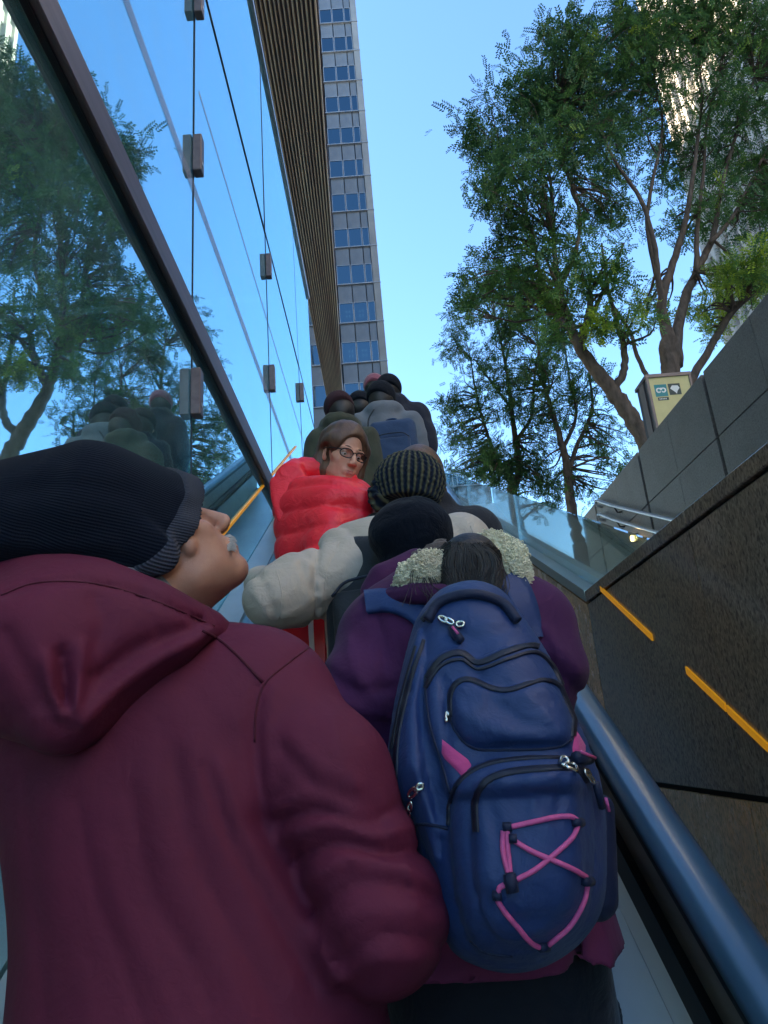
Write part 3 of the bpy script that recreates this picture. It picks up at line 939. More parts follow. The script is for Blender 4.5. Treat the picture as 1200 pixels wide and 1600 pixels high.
def surface(f, lo, hi, res):
    """surface nets"""
    lo, hi = np.array(lo, float), np.array(hi, float)
    n = np.maximum(4, np.ceil((hi - lo) / res).astype(int) + 1)
    ax = [lo[i] + res * np.arange(n[i]) for i in range(3)]
    D = np.empty(n, np.float32)
    YZ = np.stack(np.meshgrid(ax[1], ax[2], indexing='ij'), -1).reshape(-1, 2).astype(np.float32)
    step = max(1, 400000 // len(YZ))
    for i in range(0, n[0], step):
        xs = ax[0][i:i + step]
        P = np.empty((len(xs) * len(YZ), 3), np.float32)
        P[:, 0] = np.repeat(xs, len(YZ)); P[:, 1:] = np.tile(YZ, (len(xs), 1))
        D[i:i + step] = f(P).reshape(len(xs), n[1], n[2])
    # close at the border
    D[0], D[-1], D[:, 0], D[:, -1], D[:, :, 0], D[:, :, -1] = [np.maximum(x, res * .5) for x in (D[0], D[-1], D[:, 0], D[:, -1], D[:, :, 0], D[:, :, -1])]
    S = D < 0
    m = n - 1
    C = np.zeros(m, np.int8)
    for i in (0, 1):
        for j in (0, 1):
            for k in (0, 1):
                C += S[i:i + m[0], j:j + m[1], k:k + m[2]]
    act = np.argwhere((C > 0) & (C < 8))
    if len(act) == 0: return np.zeros((0, 3)), np.zeros((0, 4), np.int32)
    idx = np.full(m, -1, np.int32); idx[tuple(act.T)] = np.arange(len(act))
    acc = np.zeros((len(act), 3)); cnt = np.zeros(len(act))
    cs = [(i, j, k) for i in (0, 1) for j in (0, 1) for k in (0, 1)]
    for a in cs:
        for d in range(3):
            if a[d]: continue
            b = list(a); b[d] = 1
            da = D[act[:, 0] + a[0], act[:, 1] + a[1], act[:, 2] + a[2]]
            db = D[act[:, 0] + b[0], act[:, 1] + b[1], act[:, 2] + b[2]]
            c = (da < 0) != (db < 0)
            t = np.where(c, da / np.where(c, da - db, 1), 0)
            p = np.tile(np.array(a, float), (len(act), 1)); p[:, d] += t
            acc += p * c[:, None]; cnt += c
    V = lo + (act + acc / cnt[:, None]) * res
    F = []
    for d in range(3):
        e, g = (d + 1) % 3, (d + 2) % 3
        sl0 = [slice(1, m[0]), slice(1, m[1]), slice(1, m[2])]
        sl0[d] = slice(0, m[d])
        sl1 = list(sl0); sl1[d] = slice(1, m[d] + 1)
        A_, B_ = S[tuple(sl0)], S[tuple(sl1)]
        for pos, (s0, s1) in ((True, (A_, ~B_)), (False, (~A_, B_))):
            w = np.argwhere(s0 & s1)
            if len(w) == 0: continue
            off = np.array([1, 1, 1]); off[d] = 0
            w = w + off
            q = []
            for (de, dg) in ((0, 0), (1, 0), (1, 1), (0, 1)):
                c = w.copy(); c[:, e] -= de; c[:, g] -= dg
                q.append(idx[tuple(c.T)])
            q = np.stack(q, 1)
            F.append(q[:, ::1] if pos else q[:, ::-1])
    F = np.concatenate(F)
    return V, F[(F >= 0).all(1)].astype(np.int32)


def bake(name, f, lo, hi, res, mat, parent, kind=None):
    V, F = surface(f, lo, hi, res)
    return fast_mesh(name, V, F, mat, parent, True, kind=kind)


def bounds(pts, pad):
    P = np.array(pts); return P.min(0) - pad, P.max(0) + pad


def bvh_of(objs):
    vs_, fs_ = [], []
    for o in objs:
        off = np.zeros(3); p = o
        while p is not None:
            off = off + np.array(p.location); p = p.parent
        n = len(vs_)
        vs_ += [tuple(np.array(v.co) + off) for v in o.data.vertices]
        fs_ += [tuple(i + n for i in q.vertices) for q in o.data.polygons]
    return BVHTree.FromPolygons(vs_, fs_)


def cast(bv, px, py, lift=0.0):
    d = Vector(FW + (px - 600.0) / F_PX * RT + (800.0 - py) / F_PX * UP).normalized()
    h, nrm, i, t = bv.ray_cast(Vector((0, 0, 0)), d)
    if h is None: return None
    if nrm.dot(d) > 0: nrm = -nrm
    return np.array(h + nrm * lift)


def on_cloth(bv, pts, lift=0.0, n=6):
    P = [q[:2] for q in spline([(x, y, 0) for x, y in pts], n)]
    out = [cast(bv, q[0], q[1], lift) for q in P]
    return [o for o in out if o is not None]


def seam(name, bv, pts, r, mat, parent, lift=0.0, n=6, k=6):
    P = on_cloth(bv, pts, lift, n)
    if len(P) < 2: return None
    return MB().tube(P, r, k).build(name, mat, parent, True)


def ribbon(name, bv, pts, w, mat, parent, lift=.002, n=6):
    """flat tape lying on the cloth (zip tape, webbing)"""
    P2 = [np.array(q[:2]) for q in spline([(x, y, 0) for x, y in pts], n)]
    V, Fc = [], []
    for i, p in enumerate(P2):
        t = P2[min(i + 1, len(P2) - 1)] - P2[max(i - 1, 0)]
        t = t / (np.linalg.norm(t) + 1e-9); nn = np.array([-t[1], t[0]]) * w / 2
        row = [cast(bv, *(p + nn * q), lift) for q in (-1, -.5, .5, 1)]
        if any(r is None for r in row): continue
        low = cast(bv, *(p - nn), -.001), cast(bv, *(p + nn), -.001)
        V += [low[0]] + row + [low[1]]
    m = len(V) // 6
    for i in range(m - 1):
        for q in range(5): Fc.append((i * 6 + q, i * 6 + q + 1, i * 6 + 7 + q, i * 6 + 6 + q))
    if m < 2: return None
    return fast_mesh(name, V, Fc, mat, parent, True)


def patch(name, bv, poly, mat, parent, lift=.004, nu=6, nv=6):
    """four-cornered cloth piece lying on a surface"""
    a, b, c, d = [np.array(q, float) for q in poly]
    V, Fc = [], []
    for i in range(nu + 1):
        for j in range(nv + 1):
            u, v = i / nu, j / nv
            p = (a * (1 - u) + b * u) * (1 - v) + (d * (1 - u) + c * u) * v
            edge = min(u, 1 - u, v, 1 - v) < 1e-6
            h = cast(bv, p[0], p[1], -.001 if edge else lift)
            V.append(h if h is not None else np.array([0, 0, 0]))
    for i in range(nu):
        for j in range(nv):
            q = i * (nv + 1) + j
            Fc.append((q, q + 1, q + nv + 2, q + nv + 1))
    return fast_mesh(name, V, Fc, mat, parent, True)


def frame_of(fwd, up):
    f = np.array(fwd, float); f /= np.linalg.norm(f)
    u = np.array(up, float); u -= f * (u @ f); u /= np.linalg.norm(u)
    l = np.cross(u, f)
    return np.stack([f, l, u], 1)            # local (x forward, y left, z up) -> world


def head_sdf(O, Rm, sc=1.0, female=False, neck_to=None, neck_r=.056, eyes=True):
    """skull, face, ears and neck as one continuous surface"""
    T = lambda p: np.asarray(O) + Rm @ (np.array(p) * sc)
    E = lambda c, r, Q=None: ell(T(c), np.array(r) * sc, Rm if Q is None else Rm @ Q)
    C = lambda a, b, ra, rb: rc(T(a), T(b), ra * sc, rb * sc)
    j = .94 if female else 1.0
    fs = [E((-.012, 0, .040), (.098, .074, .090)), E((.030, 0, -.035), (.062, .060 * j, .085)),
          C((.015, .042 * j, -.072), (.062, .015, -.100), .020 * j, .013 * j), C((.015, -.042 * j, -.075), (.062, -.015, -.100), .020 * j, .013 * j),
          C((.070, -.008, -.101), (.070, .008, -.101), .014, .014),
          C((.052, .030, -.045), (.044, .034, -.072), .024, .020), C((.052, -.030, -.045), (.044, -.034, -.072), .024, .020)]
    f = union(fs, .026 * sc)
    soc = union([E((.092, .032, .000), (.020, .022, .015)), E((.092, -.032, .000), (.020, .022, .015))], .004)
    f = carve(f, soc, .014 * sc)
    more = [C((.084, .014, .020), (.074, .046, .019), .009, .008), C((.084, -.014, .020), (.074, -.046, .019), .009, .008),
            C((.066, .042, -.030), (.050, .055, -.015), .018, .016), C((.066, -.042, -.030), (.050, -.055, -.015), .018, .016),
            C((.086, 0, .016), (.110, 0, -.034), .008, .0125), E((.104, .012, -.040), (.011, .008, .008)), E((.104, -.012, -.040), (.011, .008, .008)),
            E((.089, 0, -.066), (.010, .022, .006)), E((.087, 0, -.077), (.010, .019, .0065)), E((.080, 0, -.068), (.016, .030, .022))]
    f2 = f
    for g in more: f2 = (lambda a, b: (lambda P: smin(a(P), b(P), .008 * sc)))(f2, g)
    f2 = carve(f2, E((.102, 0, -.0715), (.009, .022, .0012)), .002 * sc)
    f2 = carve(f2, union([E((.107, .0065, -.0475), (.005, .0035, .005)), E((.107, -.0065, -.0475), (.005, .0035, .005))], .001), .002)
    ear = []
    for sgn in (1, -1):
        Q = np.array(Matrix.Rotation(R(18) * sgn, 3, 'Z') @ Matrix.Rotation(R(-12), 3, 'Y'))
        e = union([E((-.006, .077 * sgn, -.002), (.019, .0065, .030), Q), E((.000, .074 * sgn, -.028), (.010, .007, .011))], .006)
        e = carve(e, E((-.002, .085 * sgn, .002), (.011, .006, .018), Q), .005)
        ear.append(e)
    fs = [f2] + ear
    g = union(fs, .006 * sc)
    if neck_to is not None:
        nk = rc(T((-.028, 0, -.055)), neck_to, neck_r * sc, neck_r * 1.12 * sc)
        g = (lambda a, b: (lambda P: smin(a(P), b(P), .03 * sc)))(g, nk)
    return g, T


def skin_mat(name, col):
    m, N, L, b = mat_new(name)
    nt = m.node_tree
    tc = N.new("ShaderNodeTexCoord").outputs["Object"]
    f = noise(nt, tc, 28, 6, .65)
    L.new(ramp_col(nt, f, [(.3, (col[0] * .86, col[1] * .76, col[2] * .74)), (.7, col)]), b.inputs["Base Color"])
    b.inputs["Subsurface Weight"].default_value = .12
    b.inputs["Subsurface Radius"].default_value = (.012, .004, .002)
    b.inputs["Roughness"].default_value = .48
    h = noise(nt, tc, 420, 5, .7)
    L.new(bump(nt, h, .4, .0014), b.inputs["Normal"])
    return m


def knit(name, c0, c1, n_rib, row=260, depth=.004, lo=.15, hi=.85):
    """ribbed knit: ribs round the local z axis of the hat"""
    m, N, L, b = mat_new(name)
    nt = m.node_tree
    tc = N.new("ShaderNodeTexCoord").outputs["Object"]
    sx = N.new("ShaderNodeSeparateXYZ"); L.new(tc, sx.inputs[0])
    at = N.new("ShaderNodeMath"); at.operation = 'ARCTAN2'; L.new(sx.outputs[1], at.inputs[0]); L.new(sx.outputs[0], at.inputs[1])
    mu = N.new("ShaderNodeMath"); mu.operation = 'MULTIPLY'; L.new(at.outputs[0], mu.inputs[0]); mu.inputs[1].default_value = n_rib
    si = N.new("ShaderNodeMath"); si.operation = 'SINE'; L.new(mu.outputs[0], si.inputs[0])
    rz = N.new("ShaderNodeMath"); rz.operation = 'MULTIPLY'; L.new(sx.outputs[2], rz.inputs[0]); rz.inputs[1].default_value = row * 6
    sz = N.new("ShaderNodeMath"); sz.operation = 'SINE'; L.new(rz.outputs[0], sz.inputs[0])
    ad = N.new("ShaderNodeMath"); ad.operation = 'MULTIPLY_ADD'; L.new(sz.outputs[0], ad.inputs[0]); ad.inputs[1].default_value = .12; L.new(si.outputs[0], ad.inputs[2])
    mr = N.new("ShaderNodeMapRange"); mr.inputs["From Min"].default_value = -1.2; mr.inputs["From Max"].default_value = 1.2
    L.new(ad.outputs[0], mr.inputs["Value"])
    L.new(ramp_col(nt, mr.outputs[0], [(lo, c0), (hi, c1)]), b.inputs["Base Color"])
    nb = bump(nt, mr.outputs[0], .9, depth)
    h = noise(nt, tc, 700, 3, .6)
    L.new(bump(nt, h, .5, .001, nb), b.inputs["Normal"])
    b.inputs["Roughness"].default_value = .95
    b.inputs["Specular IOR Level"].default_value = .1
    b.inputs["Sheen Weight"].default_value = .06
    b.inputs["Sheen Roughness"].default_value = .4
    return m


def local_bake(name, f_world, O, Rm, lo, hi, res, mat, parent):
    """baked in its own frame (x, y, z = columns of Rm) so that knit ribs follow the hat"""
    O = np.array(O); Rf = np.array(Rm, np.float32)
    V, F = surface(lambda P: f_world((P @ Rf.T) + O.astype(np.float32)), lo, hi, res)
    off = np.zeros(3); p = parent
    while p is not None:
        off = off + np.array(p.location); p = p.parent
    o = fast_mesh(name, V, F, mat, None, True, loc=(0, 0, 0))
    o.parent = parent
    mw = Matrix([[*Rm[0], 0], [*Rm[1], 0], [*Rm[2], 0], [0, 0, 0, 1]])
    o.matrix_basis = Matrix.Translation(Vector(O - off)) @ mw
    return o


M['burgundy'] = fabric("burgundy_softshell", (.125, .0145, .043), .72, 1100, .2, 9, .22, .0, .1, .3)
M['burg_seam'] = fabric("burgundy_seam", (.09, .010, .026), .7, 900, .2, 14, .35, 0)
M['navy_knit'] = knit("navy_fine_rib_knit", (.008, .011, .020), (.011, .015, .027), 150, 250, .0008)
M['grey_knit'] = knit("grey_navy_rib_brim", (.042, .045, .062), (.070, .075, .10), 150, 250, .0018)
M['grey_fleece'] = fabric("grey_fleece", (.16, .18, .21), .95, 500, .7, 30, .3, .4)
M['skin_m'] = skin_mat("tan_skin", (.56, .29, .195))
M['skin_f'] = skin_mat("light_skin", (.68, .36, .25))
M['hair_white'] = plain("white_moustache_hair", (.52, .5, .47), .8, 0, .15, 60, .5, 300, .002)
M['hair_dark'] = plain("dark_brown_hair", (.016, .011, .010), .5, 0, .5, 30, .5, 260, .003, (1, 1, .08), .6)
M['hair_brown'] = plain("highlighted_brown_hair", (.115, .058, .034), .45, 0, .5, 40, .5, 260, .003, (1, 1, .1), .5)
M['trousers'] = fabric("dark_trousers", (.012, .014, .022), .85)
M['shoe'] = plain("dark_shoe", (.02, .02, .022), .6)

def eye_balls(T, Rm, parent, sc=1.0, iris=(.06, .035, .02)):
    if 'eye_white' not in M:
        M['eye_white'] = plain("eye_white", (.7, .68, .64), .2, 0, .03)
        M['iris'] = plain("dark_iris", iris, .2)
    for sg_ in (1, -1):
        c = T((.0715, .031 * sg_, .000))
        V, F = surface(ell(c, (.0115 * sc,) * 3), c - .014 * sc, c + .014 * sc, .0016)
        e = fast_mesh("eye", V, F, M['eye_white'], parent)
        d = Rm @ np.array([.82, .0, -.45]); d /= np.linalg.norm(d)
        V, F = surface(ell(c + d * .0075 * sc, (.0056 * sc,) * 3), c - .016 * sc, c + .016 * sc, .0011)
        fast_mesh("iris", V, F, M['iris'], e)
        lid = above(-9, ell(c + Rm @ np.array([.0005, 0, .0035]) * sc, (.0128 * sc,) * 3))
        nl = Rm @ np.array([-.30, 0, 1.0]); nl /= np.linalg.norm(nl)
        lf = lambda P, c=c, nl=nl, lid=lid: np.maximum(lid(P), -((P - v3(c - nl * .0022)) @ v3(nl)))
        V, F = surface(lf, c - .018 * sc, c + .018 * sc, .0018)
        fast_mesh("eyelid", V, F, parent.data.materials[0], parent)


def legs(parent, x, y, zhip, mat=None, spread=.085, y2=None, res=.016):
    """trousers and shoes standing on the steps"""
    zf = nosing(y - .1)
    k = round((y - .35) / .4); ys_ = .2 + .4 * k if y2 is None else y2
    zst = nosing(.2 + .4 * max(-1, int(math.floor((y - .2) / .4 + .001))))
    fs = []
    for sg_ in (-1, 1):
        fs.append(chain([(x + sg_ * spread, y, zhip), (x + sg_ * spread, y - .02, (zhip + zst) / 2), (x + sg_ * spread, y + .02, zst + .08)], [.085, .068, .055]))
    f = union(fs, .03)
    V, F = surface(f, (x - .28, y - .2, zst + .05), (x + .28, y + .2, zhip + .1), res)
    fast_mesh("trousers", V, F, mat or M['trousers'], parent)
    for sg_ in (-1, 1):
        g = below(9, above(zst + .001, union([rc((x + sg_ * spread, y - .04, zst + .05), (x + sg_ * spread, y + .13, zst + .035), .045, .035), rc((x + sg_ * spread, y + .0, zst + .07), (x + sg_ * spread, y + .02, zst + .11), .045, .045)], .02)))
        V, F = surface(g, (x + sg_ * spread - .07, y - .12, zst - .01), (x + sg_ * spread + .07, y + .2, zst + .18), .012)
        fast_mesh("shoe", V, F, M['shoe'], parent)
    return zst


def hand_sdf(c, fwd, up, sc=1.0, side=1, curl=.6):
    """palm, four unequal bent fingers and a thumb leaving the side of the palm"""
    Rm = frame_of(fwd, up)
    T = lambda p: np.asarray(c) + Rm @ (np.array(p) * sc)
    fs = [ell(T((.02, 0, 0)), np.array((.046, .040, .016)) * sc, Rm), rc(T((-.05, 0, 0)), T((.0, 0, 0)), .024 * sc, .026 * sc)]
    f = union(fs, .015)
    fing = []
    for i, (yy_, L_) in enumerate(((.030, .066), (.011, .074), (-.009, .069), (-.028, .054))):
        a = np.array([.050, yy_, .002]); s = .42 * L_
        b = a + np.array([s * math.cos(curl * .5), 0, -s * math.sin(curl * .5)])
        c2 = b + np.array([.33 * L_ * math.cos(curl * 1.3), 0, -.33 * L_ * math.sin(curl * 1.3)])
        d = c2 + np.array([.25 * L_ * math.cos(curl * 2), 0, -.25 * L_ * math.sin(curl * 2)])
        fing.append(chain([T(a), T(b), T(c2), T(d)], [.0092 * sc, .0088 * sc, .008 * sc, .007 * sc]))
    th = chain([T((-.005, .030 * side, -.004)), T((.022, .056 * side, -.012)), T((.048, .062 * side, -.022))], [.013 * sc, .0105 * sc, .0085 * sc])
    def g(P):
        d = f(P)
        for q in fing: d = smin(d, q(P), .004)
        return smin(d, th(P), .008)
    return g

# ================================================================== PEOPLE
# ---- the man in front: burgundy hooded jacket, navy slouch beanie, looking up to the right
man = empty("person", (-.22, 1.02, nosing(.75)), "man in burgundy hooded jacket and long navy beanie looking up to the right", "person")
up_m = union([
    ell(A(262, 1225, 1.06), (.215, .150, .200)),
    rc(A(300, 1180, 1.06), A(312, 1640, 1.04), .165, .203, (.86, 1.22, 1)),
    rc(A(95, 1150, 1.07), A(415, 1100, 1.05), .085, .084),
    rc(A(230, 1030, 1.09), A(250, 1120, 1.06), .065, .11),
    rc(A(330, 1060, 1.10), A(400, 1090, 1.07), .055, .07),
    rc(A(103, 1190, 1.08), A(112, 1640, 1.10), .062, .062),
], .07)
arm_m = union([rc(A(428, 1106, 1.03), A(508, 1215, .99), .078, .080), rc(A(508, 1215, .99), A(592, 1432, .97), .080, .077),
               rc(A(592, 1432, .97), A(510, 1500, 1.17), .077, .062)], .03)
folds = ridge_px([
    ([(318, 980), (370, 1020), (412, 1066)], 8, 0.0015),
    ([(408, 1072), (398, 1130), (402, 1200), (412, 1290)], 10, -0.0049), ([(424, 1080), (418, 1150), (424, 1230)], 10, 0.0022),
    ([(412, 1290), (450, 1350), (500, 1440), (560, 1530)], 25, -0.0097),
    ([(345, 1200), (385, 1300), (440, 1390), (520, 1520)], 14, 0.0041), ([(322, 1200), (358, 1310), (420, 1420), (490, 1540)], 10, -0.0044),
    ([(295, 1160), (330, 1290), (395, 1420), (465, 1560)], 16, 0.0026),
    ([(270, 1200), (310, 1350), (380, 1480), (440, 1600)], 11, -0.0034),
    ([(235, 1220), (270, 1360), (340, 1490), (390, 1600)], 20, 0.0034),
    ([(205, 1240), (235, 1390), (300, 1510), (345, 1620)], 11, -0.0034),
    ([(165, 1330), (190, 1420), (240, 1520), (280, 1620)], 18, 0.0030),
    ([(120, 1250), (150, 1400), (200, 1530), (235, 1640)], 11, -0.0026),
    ([(75, 1260), (90, 1400), (130, 1540), (150, 1640)], 23, 0.0026),
    ([(38, 1200), (52, 1380), (75, 1600)], 13, -0.0022),
    ([(300, 1080), (345, 1140), (375, 1200)], 18, -0.0019), ([(250, 1130), (280, 1190), (300, 1250)], 16, -0.0019),
    # sleeve creases
    ([(430, 1262), (490, 1240), (550, 1262)], 9, 0.0043),
    ([(430, 1285), (500, 1268), (565, 1290), (618, 1262)], 8, -0.0062),
    ([(445, 1310), (520, 1285), (590, 1305), (640, 1290)], 12, 0.0074),
    ([(460, 1345), (530, 1318), (600, 1335), (660, 1330)], 9, -0.0087),
    ([(480, 1380), (540, 1345), (610, 1352), (670, 1372)], 12, 0.0062),
    ([(490, 1425), (555, 1385), (620, 1385), (684, 1405)], 9, -0.0062),
    ([(510, 1462), (570, 1425), (640, 1425), (690, 1440)], 13, 0.0043),
    ([(520, 1505), (590, 1462), (650, 1465), (690, 1480)], 8, -0.0050),
    ([(440, 1170), (490, 1225), (545, 1255)], 9, -0.0043), ([(455, 1150), (505, 1200), (556, 1225)], 11, 0.0031),
    ([(520, 1120), (530, 1180), (560, 1230)], 13, 0.0025),
    ([(480, 1015), (440, 1045), (414, 1070)], 5, -0.0031),
    ([(610, 1300), (640, 1360), (650, 1420)], 8, 0.0031), ([(585, 1260), (600, 1300), (630, 1330)], 8, -0.0031),
    ([(520, 1540), (590, 1500), (650, 1500)], 13, 0.0050),
])
w1 = wob(3, 9); w2 = wob(8, 22)
jk = disp(union([up_m, arm_m], .022), lambda P: folds(P) + .0022 * w1(P) + .0009 * w2(P))
lo, hi = bounds([A(-60, 900, 1.0), A(720, 1700, 1.0)], .0)
jk_o = bake("jacket", jk, (-.62, .72, -.62), (.20, 1.32, .34), .0062, M['burgundy'], man)
hood_f = union([
    chain([A(-70, 960, 1.12), A(-20, 925, 1.0), A(60, 918, .93), A(150, 926, .90), A(235, 952, .92), A(320, 985, 1.0), A(352, 1000, 1.10)], [.045, .045, .042, .042, .040, .030, .022]),
    ell(A(95, 1020, .92), (.135, .075, .105)),
    rc(A(60, 1010, .90), A(105, 1105, .885), .085, .052),
    rc(A(95, 1000, .90), A(262, 1000, .93), .075, .035),
    rc(A(-10, 1000, .96), A(30, 1060, .92), .07, .05),
], .045)
hfold = ridge_px([
    ([(0, 932), (70, 912), (150, 912), (235, 936), (338, 982)], 5, -.005),
    ([(95, 1020), (100, 1060), (104, 1100)], 9, -.013),
    ([(70, 1030), (80, 1080), (96, 1120)], 10, .008),
    ([(128, 1010), (126, 1060), (116, 1110)], 10, .008),
    ([(330, 985), (250, 1030), (180, 1080), (130, 1130)], 14, .010),
    ([(300, 985), (220, 1010), (150, 1060)], 15, -.008),
    ([(150, 940), (160, 975), (150, 1010)], 16, -.005),
    ([(10, 990), (40, 1050), (90, 1130)], 14, -.006),
    ([(215, 925), (225, 950), (245, 985)], 5, -.003),
])
hd = disp(hood_f, lambda P: hfold(P) + .004 * w1(P) + .0015 * w2(P))
hood_o = bake("hood", hd, (-.66, .74, .0), (.0, 1.22, .40), .0062, M['burgundy'], man)
bv = bvh_of([jk_o, hood_o])
seam("seam", bv, [(316, 986), (340, 998), (372, 1025), (410, 1066)], .0022, M['burg_seam'], man, .0005)
seam("seam", bv, [(482, 1012), (450, 1036), (414, 1068), (400, 1110), (398, 1160)], .0016, M['burg_seam'], man, 0)
seam("seam", bv, [(2, 930), (60, 910), (150, 912), (240, 938), (335, 978)], .0015, M['burg_seam'], man, 0)
# head
ff = np.array([.69, .17, .705])
Rm = frame_of(ff, (-.5, -.2, .8))
chin = np.array([.082, 0, -.106])
HO = A(380, 884, 1.07) - Rm @ chin * 1.0
hf, T = head_sdf(HO, Rm, 1.0, neck_to=A(272, 1010, 1.10), neck_r=.052)
lobe_ = union([ell(A(297, 853, .986), (.010, .010, .016)), ell(A(287, 838, .990), (.012, .012, .018))], .01)
hf0 = hf
hf = lambda P: smin(hf0(P), lobe_(P), .004)
hl, hh = bounds([HO], .20)
head_o = bake("head", hf, hl - np.array([.05, .02, .06]), hh, .0034, M['skin_m'], man)
eye_balls(T, Rm, head_o, 1.0)
mu = chain([T((.070, .036, -.080)), T((.086, .022, -.066)), T((.0955, 0, -.058)), T((.086, -.022, -.066)), T((.070, -.036, -.080))], [.0015, .0026, .0030, .0026, .0015])
wm = wob(5, 420)
mo_o = bake("moustache", disp(mu, lambda P: .0012 * wm(P)), T((.09, 0, -.06)) - .06, T((.09, 0, -.06)) + .06, .0021, M['hair_white'], head_o)
rg = np.random.default_rng(3)
mb = MB()
for k in range(260):
    t = rg.uniform(-1, 1)
    p = np.array([.0965 - .024 * t * t, .036 * t, -.0575 - .018 * t * t + rg.uniform(-.003, .004)])
    d = np.array([.006, .012 * t + rg.normal(0, .003), -.010 + rg.normal(0, .002)])
    mb.tube([T(p), T(p + d * .5 + np.array([.002, 0, 0])), T(p + d)], [.0008, .0007, .0003], 3, False)
mb.build("moustache_hair", M['hair_white'], mo_o, False, "stuff")
for sg_ in (1, -1):
    MB().tube([T((.091, .012 * sg_, .026)), T((.088, .028 * sg_, .031)), T((.076, .048 * sg_, .024))], [.004, .0048, .002], 6).build("eyebrow", M['hair_white'], head_o, True)
# beanie: axis runs back and up from the brow, the loose end slouches behind
b0 = A(262, 822, 1.045); b1 = A(150, 798, 1.0); b2 = A(30, 815, .98); b3 = A(-80, 850, .96)
az = (b1 - b0); az /= np.linalg.norm(az)
hx = np.cross(np.array([0, 0, 1.0]), az); hx /= np.linalg.norm(hx); hy = np.cross(az, hx)
HR = np.stack([hx, hy, az], 1)
bean = union([rc(A(292, 838, 1.07), b1, .086, .094), rc(b1, b2, .092, .080), rc(b2, b3, .078, .055)], .05)
_n, _t, _b = A(295, 830, .975), A(298, 752, 1.027), A(245, 900, .963)
plane0 = _n
def cut_plane(f, o, n, k=.004):
    o, n = v3(o), v3(n)
    return lambda P: np.maximum(f(P), -((P - o) @ n))
brim_n = np.cross(_t - _n, _b - _n); brim_n /= np.linalg.norm(brim_n); brim_n *= -np.sign(brim_n[0])
skull = lambda P: hf0(P) - .007
bean0 = bean
bean = lambda P: smin(bean0(P), skull(P), .02)
bean_c = cut_plane(bean, plane0, brim_n)
bfold = ridge_px([([(20, 770), (110, 760), (200, 770)], 16, -.004), ([(0, 850), (90, 858), (170, 850)], 18, .005), ([(100, 720), (60, 780), (50, 850)], 18, -.004), ([(130, 700), (110, 770), (100, 860)], 16, .003)])
bw = wob(21, 16)
bean_d = disp(bean_c, lambda P: bfold(P) + .0028 * bw(P))
hat = local_bake("beanie", bean_d, b0, HR, (-.15, -.15, -.12), (.15, .15, .36), .0048, M['navy_knit'], man)
band = lambda P: np.maximum(disp(bean, lambda Q: .0042 + .0028 * bw(Q))(P), np.maximum(-((P - v3(plane0 - brim_n * .006)) @ v3(brim_n)), ((P - v3(plane0 + brim_n * .022)) @ v3(brim_n))))
local_bake("beanie_brim", band, b0, HR, (-.15, -.15, -.13), (.15, .15, .12), .0036, M['grey_knit'], man)
# grey fleece inside the collar
col = chain([A(190, 915, .96), A(225, 915, .985), A(275, 940, 1.02), A(320, 970, 1.06)], [.028, .026, .026, .02])
bake("collar_lining", disp(col, lambda P: .001 * w2(P)), A(250, 940, 1.0) - .12, A(250, 940, 1.0) + .12, .0055, M['grey_fleece'], man)
legs(man, -.2, 1.05, -.55)

# ---- the woman with the blue backpack
M['purple'] = fabric("purple_wool_coat", (.075, .017, .075), .8, 700, .35, 12, .25, .06, .12, .25)
M['magenta'] = fabric("magenta_coat_skirt", (.15, .024, .075), .8, 700, .35, 12, .25, .06, .12, .25)
M['fleece'] = fabric("cream_sherpa_fleece", (.80, .66, .44), .95, 420, .9, 90, .8, .5, .2, .1)
M['ruff'] = fabric("grey_brown_fur_trim", (.10, .085, .085), .95, 420, .9, 90, .8, .4, .3, .1)
def fleece_mat(name, col):
    m = fabric(name, col, .95, 420, .5, 60, .4, .15, .18, .1)
    nt = m.node_tree; b = nt.nodes["Principled BSDF"]
    vo = nt.nodes.new("ShaderNodeTexVoronoi"); vo.inputs["Scale"].default_value = 170
    tc = nt.nodes.new("ShaderNodeTexCoord"); nt.links.new(tc.outputs["Object"], vo.inputs["Vector"])
    old = b.inputs["Normal"].links[0].from_socket
    nt.links.new(bump(nt, vo.outputs["Distance"], -1.0, .006, old), b.inputs["Normal"])
    return m
M['fleece'] = fleece_mat("cream_sherpa_fleece", (.96, .82, .60))
M['ruff'] = fleece_mat("grey_brown_fur_trim", (.12, .10, .095))
wo = empty("person", (.17, 1.33, nosing(1.3)), "woman in purple coat with cream fleece collar and dark hair under blue backpack", "person")
torso_w = union([
    rc(A(720, 1010, 1.36), A(755, 1420, 1.36), .170, .185, (.92, 1.25, 1)),
    rc(A(600, 990, 1.36), A(830, 975, 1.36), .078, .080),
    rc(A(700, 930, 1.36), A(715, 1000, 1.36), .07, .10),
], .06)
arms_w = [union([rc(A(590, 1010, 1.35), A(562, 1085, 1.30), .076, .072), rc(A(562, 1085, 1.30), A(578, 1180, 1.33), .070, .056), rc(A(578, 1180, 1.33), A(600, 1230, 1.5), .056, .045)], .03),
          union([rc(A(832, 985, 1.35), A(852, 1040, 1.32), .074, .070), rc(A(852, 1040, 1.32), A(828, 1000, 1.78), .062, .048)], .03)]
hemz = A(880, 1552, 1.06)[2]
skirt = above(hemz, carve(union([rc(A(745, 1330, 1.34), A(765, 1580, 1.30), .180, .235, (1, 1.15, 1)), rc(A(850, 1350, 1.30), A(878, 1600, 1.22), .075, .088)], .05), rc(A(775, 1510, 1.32), A(785, 1700, 1.32), .20, .245, (1, 1.15, 1)), .01))
